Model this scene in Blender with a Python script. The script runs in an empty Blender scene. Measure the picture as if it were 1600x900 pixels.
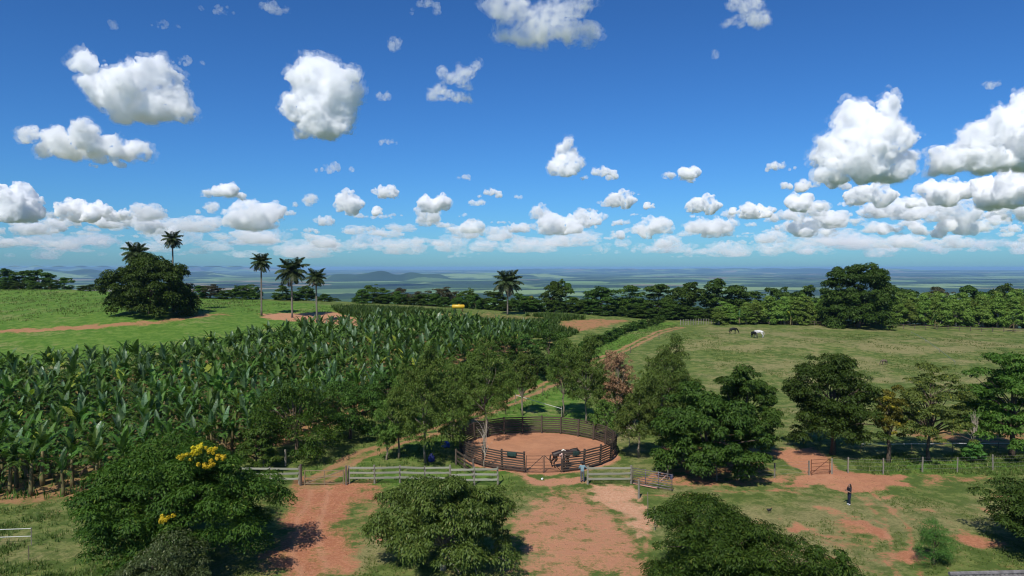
import bpy, bmesh, math, random
import numpy as np
from mathutils import Vector, Matrix

# ------------------------------------------------------------------ camera, sky, sun, exposure
S = bpy.context.scene
COL = S.collection
F = 1101.0                      # focal length in photo pixels (1600 wide)
CZ = 18.0                       # camera height in metres
PITCH = math.atan(32 / F)
cam = bpy.data.cameras.new('camera'); camo = bpy.data.objects.new('camera', cam); COL.objects.link(camo)
cam.lens = 36 * F / 1600; cam.clip_start = 0.5; cam.clip_end = 200000
camo.location = (0, 0, CZ); camo.rotation_euler = (math.pi / 2 - PITCH, 0, 0)
S.camera = camo

SUN_EL = math.radians(50); SUN_AZ = math.radians(180 + 20)
W = bpy.data.worlds.new('World'); S.world = W; W.use_nodes = True
nt = W.node_tree; bg = nt.nodes['Background']
sky = nt.nodes.new('ShaderNodeTexSky'); sky.sky_type = 'NISHITA'; sky.sun_disc = False
sky.sun_elevation = SUN_EL; sky.sun_rotation = SUN_AZ; sky.altitude = 600
sky.air_density = 1.0; sky.dust_density = 0.8; sky.ozone_density = 6
tint = nt.nodes.new('ShaderNodeMix'); tint.data_type = 'RGBA'; tint.blend_type = 'MULTIPLY'
tint.inputs[0].default_value = 1.0; tint.inputs[7].default_value = (0.36, 0.67, 0.92, 1)
gam = nt.nodes.new('ShaderNodeGamma'); gam.inputs[1].default_value = 1.2; nt.links.new(sky.outputs[0], gam.inputs[0]); nt.links.new(gam.outputs[0], tint.inputs[6]); nt.links.new(tint.outputs[2], bg.inputs[0])
bg.inputs[1].default_value = 0.0865
sd = Vector((math.sin(SUN_AZ) * math.cos(SUN_EL), math.cos(SUN_AZ) * math.cos(SUN_EL), math.sin(SUN_EL)))
sl = bpy.data.lights.new('sun', 'SUN'); sl.energy = 5.0; sl.angle = math.radians(0.5); sl.color = (1, 0.95, 0.87)
slo = bpy.data.objects.new('sun', sl); COL.objects.link(slo); slo.location = (0, -50, 200)
slo.rotation_euler = (-sd).to_track_quat('-Z', 'Y').to_euler()
S.view_settings.view_transform = 'Standard'; S.view_settings.look = 'None'
S.view_settings.exposure = 0.0; S.view_settings.gamma = 1.0
S.render.engine = 'CYCLES'
S.cycles.use_denoising = True; S.cycles.filter_width = 1.15
S.cycles.max_bounces = 36; S.cycles.volume_bounces = 36
S.cycles.diffuse_bounces = 3; S.cycles.glossy_bounces = 2; S.cycles.transmission_bounces = 3

rng = np.random.default_rng(7)
rnd = random.Random(11)

# ------------------------------------------------------------------ helpers
def ray(px, py):
    dx = (px - 800) / F; dz = (450 - py) / F
    return np.array([dx, math.cos(PITCH) + dz * math.sin(PITCH), dz * math.cos(PITCH) - math.sin(PITCH)])
def slope(py):                       # height gained per metre of forward distance
    r = ray(800, py); return r[2] / r[1]
def xat(px, d):                      # world x of a picture column at forward distance d (near horizon)
    return (px - 800) / F * d / math.cos(PITCH) if False else (px - 800) / F * d
def zat(py, d):
    return CZ + slope(py) * d
def smooth(a, b, x):
    t = np.clip((x - a) / (b - a), 0, 1); return t * t * (3 - 2 * t)

# ---- terrain: a thin plate surface through surveyed points of the plateau, falling off to a far valley
_cp = []
for x in (-60, -30, 0, 30, 60):
    for y in (-20, 20, 45, 66, 80):
        if not (x <= -30 and y >= 80): _cp.append((x, y, 0.0))
for px, py, d in [(0,522,130),(200,505,140),(0,470,190),(0,447,240),(235,490,150),(110,446,240),(340,470,195),(450,474,190),
                  (408,493,160),(500,504,150),(600,487,172),(560,512,142),(720,488,185),(793,493,185),(900,496,180),(950,545,140),
                  (840,600,105),(1060,512,178),(1180,527,150),(1340,512,180),(1600,521,172),(1250,600,105),(1500,600,105),
                  (1130,504,190),(1400,560,128),(1700,560,128),(700,560,118),(300,600,96),(-100,600,96),(-200,480,190),(1800,515,180),(-200,447,240)]:
    _cp.append(((px - 800) / F * d, d, zat(py, d)))
_cp = np.array(_cp)
def _U(r2): return np.where(r2 > 0, r2 * np.log(np.maximum(r2, 1e-9)), 0)
_n = len(_cp); _K = _U(((_cp[:, None, :2] - _cp[None, :, :2]) ** 2).sum(-1)) + 40 * np.eye(_n)
_P = np.c_[np.ones(_n), _cp[:, :2]]
_A = np.block([[_K, _P], [_P.T, np.zeros((3, 3))]])
_w = np.linalg.solve(_A, np.r_[_cp[:, 2], np.zeros(3)])
def height(x, y):
    x = np.asarray(x, float); y = np.asarray(y, float); sh = np.broadcast(x, y).shape
    x = np.broadcast_to(x, sh).ravel(); y = np.broadcast_to(y, sh).ravel()
    r = np.hypot(x, y) + 1e-6; az = np.arctan2(x, np.maximum(y, 1e-3))
    rc = np.interp(np.degrees(az), [-60, -36, -25, -12, 5, 36, 60], [290, 285, 225, 205, 200, 225, 230])
    k = np.minimum(1, (rc + 6) / r); xs = x * k; ys = np.where(y < -20, -20, y * k); xs = np.clip(xs, -170, 170)
    z = np.empty(len(x))
    for i in range(0, len(x), 40000):
        s = slice(i, i + 40000)
        d2 = (xs[s, None] - _cp[None, :, 0]) ** 2 + (ys[s, None] - _cp[None, :, 1]) ** 2
        z[s] = _U(d2) @ _w[:_n] + _w[_n] + _w[_n + 1] * xs[s] + _w[_n + 2] * ys[s]
    z += 0.05 * np.sin(x * 0.9 + 1.3 * np.sin(y * 0.5)) * np.sin(y * 0.8 + np.sin(x * 0.37)) * smooth(10, 30, r)
    w = smooth(rc, rc + 900, r)
    w = np.maximum(w, 0); drop = smooth(rc - 10, rc + 60, r) * 3.0
    far = -150 + 9 * np.sin(x / 1300 + 2 * np.sin(y / 2100)) * np.sin(y / 900 + 1.7)
    for (cx, cy, rx, ry, hh) in ((-2050, 9300, 420, 500, 72), (-1480, 9500, 560, 500, 60), (-1100, 9300, 320, 400, 34), (-2700, 10500, 500, 700, 50),
                                 (-8200, 13500, 2600, 1500, 120), (-600, 12500, 1500, 700, 55), (9000, 24000, 5000, 2000, 90), (2500, 26000, 3000, 1500, 80), (-14000, 26000, 6000, 2500, 150)):
        q = ((x - cx) / rx) ** 2 + ((y - cy) / ry) ** 2
        far = far + hh * (1 - smooth(0.35, 1.5, q)) * (1 + 0.18 * np.sin(x / 130 + y / 210))
    far = far + 60 * smooth(15000, 34000, r)
    z = (z - drop) * (1 - w) + far * w
    return z.reshape(sh)
def hz(x, y): return float(height(np.array([x]), np.array([y]))[0])
def at(px, py, dmin=24.0, dmax=330.0):     # the ground point seen at a picture position
    r = ray(px, py); t = np.linspace(dmin, dmax, 3000) / r[1]
    g = CZ + t * r[2] - height(t * r[0], t * r[1])
    i = int(np.argmax(g < 0)) if (g < 0).any() else len(t) - 1
    return Vector((t[i] * r[0], t[i] * r[1], hz(t[i] * r[0], t[i] * r[1])))
def on(px, d):                              # ground point under a picture column at distance d
    x = (px - 800) / F * d; return Vector((x, d, hz(x, d)))

# ---- mesh helpers
def fastmesh(name, V, Q, mat, attr=None, smoothf=False, mats=None, midx=None):
    """V (n,3), Q (m,k) polygons of one size"""
    V = np.ascontiguousarray(V, np.float32); Q = np.ascontiguousarray(Q, np.int32)
    me = bpy.data.meshes.new(name); n, k = Q.shape
    me.vertices.add(len(V)); me.vertices.foreach_set('co', V.ravel())
    me.loops.add(n * k); me.loops.foreach_set('vertex_index', Q.ravel())
    me.polygons.add(n); me.polygons.foreach_set('loop_start', np.arange(0, n * k, k, dtype=np.int32))
    me.polygons.foreach_set('loop_total', np.full(n, k, np.int32))
    if smoothf: me.polygons.foreach_set('use_smooth', np.ones(n, bool))
    for m in (mats or [mat]): me.materials.append(m)
    if midx is not None: me.polygons.foreach_set('material_index', np.asarray(midx, np.int32))
    if attr:
        for an, av in attr.items():
            if av.ndim == 1:
                a = me.attributes.new(an, 'FLOAT', 'POINT'); a.data.foreach_set('value', np.ascontiguousarray(av, np.float32))
            else:
                a = me.attributes.new(an, 'FLOAT_COLOR', 'POINT')
                a.data.foreach_set('color', np.ascontiguousarray(np.c_[av, np.ones(len(av))], np.float32).ravel())
    me.update(); me.validate()
    return me
class MB:
    """collects quads and triangles (as degenerate-free ngons) into one mesh"""
    def __init__(s): s.v = []; s.f = []; s.m = []
    def add(s, vs, fs, mi=0):
        o = len(s.v); s.v += [tuple(v) for v in vs]; s.f += [tuple(i + o for i in f) for f in fs]; s.m += [mi] * len(fs)
    def box(s, c, size, rot=None, mi=0):
        hx, hy, hz_ = size[0] / 2, size[1] / 2, size[2] / 2
        vs = [Vector((x * hx, y * hy, z * hz_)) for x in (-1, 1) for y in (-1, 1) for z in (-1, 1)]
        if rot is not None: vs = [rot @ v for v in vs]
        s.add([Vector(c) + v for v in vs], [(0,1,3,2),(4,6,7,5),(0,4,5,1),(2,3,7,6),(0,2,6,4),(1,5,7,3)], mi)
    def tube(s, pts, radii, n=6, mi=0, cap=True):
        pts = [Vector(p) for p in pts]; rings = []
        up = Vector((0, 0, 1))
        for i, p in enumerate(pts):
            t = (pts[min(i + 1, len(pts) - 1)] - pts[max(i - 1, 0)])
            t = t.normalized() if t.length > 1e-9 else up
            a = t.cross(Vector((0.13, 1, 0.07))); a = a.normalized() if a.length > 1e-4 else t.cross(Vector((1, 0, 0))).normalized()
            b = t.cross(a); r = radii[i] if hasattr(radii, '__len__') else radii
            rings.append([p + (a * math.cos(2 * math.pi * k / n) + b * math.sin(2 * math.pi * k / n)) * r for k in range(n)])
        vs = [v for R in rings for v in R]
        fs = [(i * n + k, i * n + (k + 1) % n, (i + 1) * n + (k + 1) % n, (i + 1) * n + k) for i in range(len(pts) - 1) for k in range(n)]
        if cap: fs += [tuple(range(n))[::-1], tuple((len(pts) - 1) * n + k for k in range(n))]
        s.add(vs, fs, mi)
    def mesh(s, name, mats, smoothf=False):
        me = bpy.data.meshes.new(name); me.from_pydata(s.v, [], s.f)
        for m in (mats if isinstance(mats, (list, tuple)) else [mats]): me.materials.append(m)
        me.polygons.foreach_set('material_index', s.m)
        if smoothf: me.polygons.foreach_set('use_smooth', [True] * len(s.f))
        me.update(); return me
def link(name, data, parent=None, loc=None, rot=None, scale=None, label=None, cat=None, group=None, kind=None):
    o = bpy.data.objects.new(name, data); COL.objects.link(o)
    if parent is not None: o.parent = parent
    if loc is not None: o.location = loc
    if rot is not None: o.rotation_euler = rot
    if scale is not None: o.scale = scale
    if label: o['label'] = label
    if cat: o['category'] = cat
    if group: o['group'] = group
    if kind: o['kind'] = kind
    return o
def build(mb, name, mats, parent=None, smoothf=False, **kw):
    return link(name, mb.mesh(name, mats, smoothf), parent, **kw)

# ---- materials
def newmat(name):
    m = bpy.data.materials.new(name); m.use_nodes = True; return m, m.node_tree, m.node_tree.nodes['Principled BSDF']
def nd(t, ty, **kw):
    n = t.nodes.new(ty)
    for k, v in kw.items():
        if k.startswith('_'): setattr(n, k[1:], v)
        else: n.inputs[k].default_value = v
    return n
def mixc(t, fac, a, b, mode='MIX'):
    m = t.nodes.new('ShaderNodeMix'); m.data_type = 'RGBA'; m.blend_type = mode
    for i, v in ((0, fac), (6, a), (7, b)):
        if isinstance(v, (tuple, list)): m.inputs[i].default_value = (*v[:3], 1)
        elif isinstance(v, (int, float)): m.inputs[i].default_value = v
        else: t.links.new(v, m.inputs[i])
    return m.outputs[2]
def mth(t, op, a, b=None, clamp=False):
    m = t.nodes.new('ShaderNodeMath'); m.operation = op; m.use_clamp = clamp
    for i, v in enumerate((a, b)):
        if v is None: continue
        if isinstance(v, (int, float)): m.inputs[i].default_value = v
        else: t.links.new(v, m.inputs[i])
    return m.outputs[0]
def noise_tex(t, scale, detail=4, vec=None, rough=0.55):
    n = nd(t, 'ShaderNodeTexNoise', Scale=scale, Detail=detail, Roughness=rough)
    if vec is not None: t.links.new(vec, n.inputs['Vector'])
    return n.outputs['Fac']
def ss(t, x, a, b):
    m = t.nodes.new('ShaderNodeMapRange'); m.interpolation_type = 'SMOOTHSTEP'
    t.links.new(x, m.inputs[0]); m.inputs[1].default_value = a; m.inputs[2].default_value = b
    return m.outputs[0]
def leafmat(name, dark, light, odd=None, rough=0.55, spec=0.15, trans=0.25, var=0.25):
    """foliage: colour of its own per leaf (attribute v) and per plant (object random)"""
    m, t, p = newmat(name)
    a = nd(t, 'ShaderNodeAttribute', _attribute_name='v').outputs['Fac']
    c = mixc(t, a, dark, light)
    if odd is not None: c = mixc(t, ss(t, a, 0.90, 0.97), c, odd)
    oi = t.nodes.new('ShaderNodeObjectInfo')
    hs = nd(t, 'ShaderNodeHueSaturation'); t.links.new(c, hs.inputs['Color'])
    t.links.new(mth(t, 'ADD', mth(t, 'MULTIPLY', oi.outputs['Random'], var * 2), 1 - var), hs.inputs['Value'])
    t.links.new(mth(t, 'ADD', mth(t, 'MULTIPLY', oi.outputs['Random'], 0.03), 0.485), hs.inputs['Hue'])
    t.links.new(hs.outputs[0], p.inputs['Base Color'])
    p.inputs['Roughness'].default_value = rough; p.inputs['Specular IOR Level'].default_value = spec
    tr = t.nodes.new('ShaderNodeBsdfTranslucent')
    t.links.new(mixc(t, 1.0, hs.outputs[0], (1.1, 1.25, 0.5), 'MULTIPLY'), tr.inputs['Color'])
    mx = t.nodes.new('ShaderNodeMixShader'); mx.inputs[0].default_value = trans
    t.links.new(p.outputs[0], mx.inputs[1]); t.links.new(tr.outputs[0], mx.inputs[2])
    t.links.new(mx.outputs[0], t.nodes['Material Output'].inputs['Surface'])
    return m
def plainmat(name, col, col2=None, scale=8, rough=0.8, spec=0.3, metal=0, bump=0.0, stretch=None):
    m, t, p = newmat(name)
    tc = t.nodes.new('ShaderNodeTexCoord'); vec = tc.outputs['Object']
    if stretch:
        mp = nd(t, 'ShaderNodeMapping'); mp.inputs['Scale'].default_value = stretch; t.links.new(vec, mp.inputs['Vector']); vec = mp.outputs[0]
    f = noise_tex(t, scale, 5, vec)
    oi = t.nodes.new('ShaderNodeObjectInfo')
    c = mixc(t, ss(t, f, 0.3, 0.7), col, col2 or tuple(x * 0.7 for x in col))
    hs = nd(t, 'ShaderNodeHueSaturation'); t.links.new(c, hs.inputs['Color'])
    t.links.new(mth(t, 'ADD', mth(t, 'MULTIPLY', oi.outputs['Random'], 0.4), 0.8), hs.inputs['Value'])
    t.links.new(hs.outputs[0], p.inputs['Base Color'])
    p.inputs['Roughness'].default_value = rough; p.inputs['Specular IOR Level'].default_value = spec; p.inputs['Metallic'].default_value = metal
    if bump:
        b = nd(t, 'ShaderNodeBump', Strength=bump, Distance=0.02); t.links.new(f, b.inputs['Height']); t.links.new(b.outputs[0], p.inputs['Normal'])
    return m

M = {}
M['rail'] = plainmat('dark_timber', (0.090, 0.066, 0.048), (0.042, 0.030, 0.023), 14, stretch=(1, 6, 6), bump=0.4)
M['post'] = plainmat('grey_timber', (0.15, 0.12, 0.09), (0.08, 0.06, 0.045), 9, stretch=(6, 6, 1), bump=0.4)
M['plank'] = plainmat('weathered_plank', (0.33, 0.33, 0.26), (0.18, 0.185, 0.13), 5, stretch=(1, 8, 8), bump=0.3)
M['palepost'] = plainmat('pale_post', (0.26, 0.24, 0.19), (0.15, 0.135, 0.10), 8, stretch=(5, 5, 1), bump=0.3)
M['gatewood'] = plainmat('gate_timber', (0.26, 0.20, 0.12), (0.15, 0.11, 0.07), 10)
M['rust'] = plainmat('rusted_steel', (0.17, 0.065, 0.03), (0.09, 0.04, 0.025), 12, rough=0.75)
M['pipe'] = plainmat('pipe_steel', (0.17, 0.15, 0.17), (0.10, 0.075, 0.085), 10, rough=0.5, spec=0.5, metal=0.3)
M['pinkpipe'] = plainmat('primer_pipe', (0.42, 0.23, 0.18), (0.33, 0.17, 0.12), 8, rough=0.6)
M['tape'] = plainmat('white_tape', (0.78, 0.77, 0.72), (0.66, 0.65, 0.6), 3, rough=0.7)
M['wire'] = plainmat('wire', (0.28, 0.27, 0.25), (0.2, 0.19, 0.18), 3, rough=0.5, metal=0.5)
M['bark'] = plainmat('bark', (0.13, 0.095, 0.065), (0.07, 0.05, 0.035), 6, stretch=(4, 4, 1), bump=0.6)
M['eucbark'] = plainmat('smooth_bark', (0.27, 0.23, 0.17), (0.15, 0.12, 0.085), 5, stretch=(3, 3, 0.6), bump=0.3)
M['palebark'] = plainmat('pale_branch', (0.38, 0.33, 0.26), (0.24, 0.20, 0.15), 6, bump=0.3)
M['palmbark'] = plainmat('palm_trunk', (0.21, 0.18, 0.145), (0.12, 0.10, 0.08), 4, stretch=(1, 1, 6), bump=0.5)
M['stem'] = plainmat('banana_stem', (0.17, 0.16, 0.06), (0.10, 0.065, 0.03), 2.2, stretch=(3, 3, 1), rough=0.6)

M['lf_dark'] = leafmat('leaf_dark_green', (0.021, 0.050, 0.009), (0.073, 0.132, 0.019), (0.10, 0.15, 0.03))
M['lf_mid'] = leafmat('leaf_mid_green', (0.031, 0.073, 0.011), (0.097, 0.171, 0.024), (0.13, 0.17, 0.035))
M['lf_flower'] = leafmat('leaf_feathery', (0.018, 0.050, 0.008), (0.070, 0.128, 0.014), (0.14, 0.18, 0.03), trans=0.25)
M['lf_mango'] = leafmat('leaf_mango', (0.040, 0.075, 0.014), (0.135, 0.190, 0.036), (0.22, 0.22, 0.07), rough=0.5, spec=0.2)
M['lf_euc'] = leafmat('leaf_eucalyptus', (0.058, 0.108, 0.020), (0.150, 0.220, 0.044), (0.20, 0.20, 0.06), trans=0.32)
M['lf_eucblue'] = leafmat('leaf_young_eucalyptus', (0.095, 0.165, 0.030), (0.205, 0.300, 0.060), (0.24, 0.3, 0.07), trans=.3)
M['lf_grey'] = leafmat('leaf_grey_green', (0.045, 0.082, 0.024), (0.125, 0.170, 0.060), (0.26, 0.30, 0.14), rough=0.45, spec=0.25)
M['lf_brownish'] = leafmat('leaf_olive_brown', (0.045, 0.048, 0.024), (0.098, 0.092, 0.048), (0.14, 0.12, 0.06))
M['lf_dead'] = leafmat('leaf_dried', (0.16, 0.085, 0.048), (0.34, 0.19, 0.11), (0.40, 0.25, 0.15), trans=0.1)
M['lf_olive'] = leafmat('leaf_yellow_green', (0.059, 0.085, 0.019), (0.136, 0.165, 0.033), (0.24, 0.22, 0.03))
M['lf_bush'] = leafmat('leaf_bush', (0.041, 0.100, 0.019), (0.100, 0.195, 0.035), (0.14, 0.2, 0.04))
M['lf_yellow'] = leafmat('petal_yellow', (0.44, 0.33, 0.015), (0.66, 0.50, 0.03), (0.7, 0.58, 0.08), trans=0.3, var=0.1)
M['lf_blossom'] = leafmat('petal_dull_yellow', (0.20, 0.18, 0.02), (0.40, 0.32, 0.03), trans=0.3, var=0.1)
M['lf_yelgreen'] = leafmat('leaf_yellowed', (0.055, 0.085, 0.014), (0.24, 0.215, 0.03), (0.5, 0.4, 0.03), trans=0.3)
M['banana'] = leafmat('banana_leaf', (0.026, 0.078, 0.010), (0.125, 0.215, 0.040), (0.20, 0.28, 0.09), rough=0.45, spec=0.16, trans=0.28, var=0.35)
M['banana_pale'] = leafmat('banana_leaf_pale', (0.08, 0.15, 0.06), (0.14, 0.23, 0.10), (0.2, 0.3, 0.15), rough=0.4, spec=0.5, trans=0.3)
M['banana_yel'] = leafmat('banana_leaf_yellow', (0.20, 0.26, 0.03), (0.30, 0.36, 0.05), trans=0.35)
M['banana_dry'] = leafmat('banana_leaf_dry', (0.13, 0.085, 0.045), (0.22, 0.15, 0.08), trans=0.1)
M['palm'] = leafmat('palm_frond', (0.030, 0.050, 0.018), (0.070, 0.095, 0.032), rough=0.5, spec=0.2)
M['palm_dry'] = leafmat('palm_frond_dry', (0.10, 0.075, 0.045), (0.17, 0.13, 0.08))
M['grass'] = leafmat('grass_blade', (0.066, 0.115, 0.024), (0.150, 0.205, 0.048), (0.30, 0.26, 0.12), trans=0.35, var=0)

# ---- ground material: grass, dry grass and red soil from surveyed masks; fields and woods of the far valley
def ground_material():
    m, t, p = newmat('ground_soil_and_grass')
    pos = t.nodes.new('ShaderNodeNewGeometry').outputs['Position']
    def sep(name):
        a = nd(t, 'ShaderNodeAttribute', _attribute_name=name); s = t.nodes.new('ShaderNodeSeparateColor'); t.links.new(a.outputs['Color'], s.inputs[0]); return s.outputs
    soil, dry, far = sep('mask'); pale, lush, brown = sep('mask2')
    st = lambda x, lo=0.28, hi=0.72: ss(t, x, lo, hi)
    n1 = st(noise_tex(t, 0.09, 5, pos, 0.6)); n2 = st(noise_tex(t, 0.7, 6, pos, 0.7)); n3 = st(noise_tex(t, 4.0, 5, pos, 0.75)); n4 = st(noise_tex(t, 20, 3, pos, 0.7))
    g = mixc(t, ss(t, n2, 0.32, 0.68), (0.080, 0.124, 0.025), (0.150, 0.188, 0.047))
    g = mixc(t, mth(t, 'MULTIPLY', ss(t, n3, 0.45, 0.95), 0.6), g, (0.058, 0.084, 0.020))
    g = mixc(t, mth(t, 'MULTIPLY', ss(t, n4, 0.6, 1.0), 0.35), g, (0.19, 0.18, 0.08))
    gl = mixc(t, ss(t, n2, 0.3, 0.7), (0.074, 0.155, 0.020), (0.120, 0.205, 0.034))
    g = mixc(t, lush, g, gl)
    dr = mixc(t, ss(t, n3, 0.3, 0.7), (0.30, 0.255, 0.115), (0.20, 0.185, 0.078))
    dfac = mth(t, 'ADD', dry, mth(t, 'MULTIPLY', mth(t, 'SUBTRACT', mth(t, 'ADD', mth(t, 'MULTIPLY', n1, 0.65), mth(t, 'MULTIPLY', n2, 0.35)), 0.5), 1.5))
    g = mixc(t, mth(t, 'MULTIPLY', ss(t, dfac, 0.15, 0.9), 0.8), g, dr)
    s1 = mixc(t, ss(t, n2, 0.3, 0.7), (0.44, 0.168, 0.080), (0.33, 0.118, 0.056))
    s1 = mixc(t, mth(t, 'MULTIPLY', ss(t, n3, 0.4, 0.75), 0.5), s1, (0.53, 0.26, 0.15))
    s1 = mixc(t, mth(t, 'MULTIPLY', ss(t, n1, 0.45, 1.0), 0.45), s1, (0.53, 0.265, 0.145))
    s1 = mixc(t, pale, s1, mixc(t, ss(t, n3, 0.3, 0.7), (0.60, 0.355, 0.22), (0.52, 0.275, 0.155)))
    s1 = mixc(t, brown, s1, mixc(t, ss(t, n3, 0.3, 0.7), (0.36, 0.225, 0.105), (0.27, 0.16, 0.075)))
    s1 = mixc(t, mth(t, 'MULTIPLY', ss(t, n4, 0.55, 0.8), 0.16), s1, (0.2, 0.10, 0.055))
    sf = mth(t, 'ADD', soil, mth(t, 'ADD', mth(t, 'MULTIPLY', mth(t, 'SUBTRACT', n2, 0.5), 0.70), mth(t, 'MULTIPLY', mth(t, 'SUBTRACT', n3, 0.5), 0.42)))
    near = mixc(t, ss(t, sf, 0.22, 0.85), g, s1)
    # far valley
    wv = nd(t, 'ShaderNodeTexNoise', Scale=0.0006, Detail=2); t.links.new(pos, wv.inputs['Vector'])
    va = nd(t, 'ShaderNodeVectorMath', _operation='MULTIPLY_ADD'); t.links.new(wv.outputs['Color'], va.inputs[0]); va.inputs[1].default_value = (900, 900, 0); t.links.new(pos, va.inputs[2])
    vo = nd(t, 'ShaderNodeTexVoronoi', Scale=0.0011, Randomness=0.9); t.links.new(va.outputs[0], vo.inputs['Vector'])
    cs = t.nodes.new('ShaderNodeSeparateColor'); t.links.new(vo.outputs['Color'], cs.inputs[0])
    cr = t.nodes.new('ShaderNodeValToRGB'); cr.color_ramp.interpolation = 'CONSTANT'; t.links.new(cs.outputs[0], cr.inputs[0])
    els = [(0, (0.030, 0.060, 0.022)), (0.28, (0.145, 0.235, 0.075)), (0.45, (0.10, 0.165, 0.055)), (0.62, (0.19, 0.27, 0.10)), (0.76, (0.05, 0.095, 0.03)), (0.88, (0.24, 0.20, 0.12))]
    while len(cr.color_ramp.elements) < len(els): cr.color_ramp.elements.new(0.5)
    for e, (q, c) in zip(cr.color_ramp.elements, els): e.position = q; e.color = (*c, 1)
    nf = noise_tex(t, 0.0009, 6, pos, 0.6); nf2 = noise_tex(t, 0.012, 4, pos, 0.75)
    fc = mixc(t, ss(t, nf, 0.50, 0.54), cr.outputs[0], (0.022, 0.045, 0.018))
    fc = mixc(t, ss(t, nf2, 0.62, 0.68), fc, (0.028, 0.052, 0.020))
    c = mixc(t, far, near, fc)
    t.links.new(c, p.inputs['Base Color'])
    p.inputs['Roughness'].default_value = 0.95; p.inputs['Specular IOR Level'].default_value = 0.1
    b = nd(t, 'ShaderNodeBump', Strength=0.55, Distance=0.10)
    t.links.new(mth(t, 'ADD', n3, mth(t, 'MULTIPLY', n4, 0.4)), b.inputs['Height']); t.links.new(b.outputs[0], p.inputs['Normal'])
    return m
M['ground'] = ground_material()

# ------------------------------------------------------------------ surveyed ground cover
def wpoly(pts): return np.array([at(*p)[:2] if len(p) == 2 else p[:2] for p in pts])
def poly_sd(P, X, Y):
    """signed distance to polygon, + inside"""
    n = len(P); d = np.full(X.shape, 1e9); ins = np.zeros(X.shape, bool)
    for i in range(n):
        ax, ay = P[i]; bx, by = P[(i + 1) % n]
        ex, ey = bx - ax, by - ay; L = ex * ex + ey * ey + 1e-12
        tt = np.clip(((X - ax) * ex + (Y - ay) * ey) / L, 0, 1)
        d = np.minimum(d, np.hypot(X - ax - tt * ex, Y - ay - tt * ey))
        c = ((ay > Y) != (by > Y)) & (X < (bx - ax) * (Y - ay) / (by - ay + 1e-12) + ax); ins ^= c
    return np.where(ins, d, -d)
def line_d(P, X, Y):
    d = np.full(X.shape, 1e9)
    for i in range(len(P) - 1):
        ax, ay = P[i]; ex, ey = P[i + 1] - P[i]; L = ex * ex + ey * ey + 1e-12
        tt = np.clip(((X - ax) * ex + (Y - ay) * ey) / L, 0, 1)
        d = np.minimum(d, np.hypot(X - ax - tt * ex, Y - ay - tt * ey))
    return d
ROAD = wpoly([(492, 757), (512, 742), (548, 720), (600, 697), (660, 682), (725, 658), (800, 628), (880, 590), (950, 556), (1010, 529), (1062, 512)])
PENC = Vector((2.5, 68.8, 0)); PENR = 7.5
# (polygon, strength, feather, pale, brown)
SOIL = [([(452,752),(538,752),(600,756),(590,772),(545,790),(535,830),(560,880),(560,905),(425,905),(436,850),(446,800),(438,780)], 0.86, 1.8, 0.1, 0),
        ([(805,805),(850,775),(905,768),(955,782),(985,805),(1022,845),(1015,905),(800,905),(815,860)], 0.74, 2.2, 0.45, 0),
        ([(905,756),(985,764),(1012,790),(1032,835),(1018,846),(985,802),(940,775)], 0.95, 0.8, 0.95, 0),
        ([(812,741),(908,741),(915,757),(870,762),(825,757)], 0.9, 0.7, 0.5, 0),
        ([(985,742),(1080,742),(1150,748),(1255,742),(1245,758),(1100,762),(1000,764)], 0.62, 1.0, 0.2, 0),
        ([(1190,703),(1285,703),(1310,733),(1402,743),(1400,758),(1250,769),(1258,752),(1262,742)], 0.95, 0.8, 0.25, 0),
        ([(1040,690),(1180,690),(1200,742),(1060,750)], 0.62, 1.5, 0, 0.3),
        ([(1430,744),(1570,744),(1570,757),(1440,758)], 0.52, 1.0, 0.2, 0),
        ([(1380,672),(1680,672),(1680,700),(1500,700)], 0.55, 2.0, 0, 0.3),
        ([(440,770),(480,830),(470,905),(430,905)], 0.5, 1.5, 0.3, 0.4),
        ([(600,756),(640,775),(560,830),(545,800)], 0.42, 1.5, 0.3, 0.3),
        ([(-300,520),(60,513),(240,502),(352,489),(360,492),(240,507),(60,520),(-300,530)], 0.85, 1.5, 0.1, 0.55),
        ([(405,490),(520,487),(585,503),(560,511),(500,505),(420,499)], 0.92, 1.5, 0.5, 0.2),
        ([(875,503),(965,499),(990,502),(935,514),(905,518),(880,514)], 0.75, 2.0, 0.0, 0.5),
        ([(560,496),(760,488),(860,497),(860,503),(700,500)], 0.35, 2, 0.2, 0.4)]
SOIL_E = [(1205,833,18,9,.9),(1258,822,26,9,.85),(1330,818,36,12,.85),(1372,842,26,13,.95),(1345,828,30,10,.8),(1395,803,22,8,.6),(1300,803,24,6,.55),(1520,838,30,15,.98),
          (1425,876,50,14,.92),(1310,888,60,14,.6),(1240,858,30,8,.45),(875,775,18,5,.5),(770,770,12,4,.6),(1330,850,40,12,.55),(600,840,40,18,.45),(1460,800,40,8,.35)] + [(random.Random(q).uniform(1060, 1590), random.Random(q + 50).uniform(768, 895), random.Random(q + 90).uniform(8, 34), random.Random(q + 130).uniform(3, 9), random.Random(q + 170).uniform(.3, .6)) for q in range(30)]
RUTS = [wpoly(q) for q in ([(500, 762), (488, 800), (478, 850), (490, 905)], [(865, 750), (890, 790), (905, 840), (880, 905)], [(940, 760), (975, 790), (1000, 840), (985, 905)], [(1282, 742), (1240, 762), (1130, 764), (1010, 770)], [(1285, 745), (1340, 765), (1400, 820), (1420, 905)])]
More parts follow.
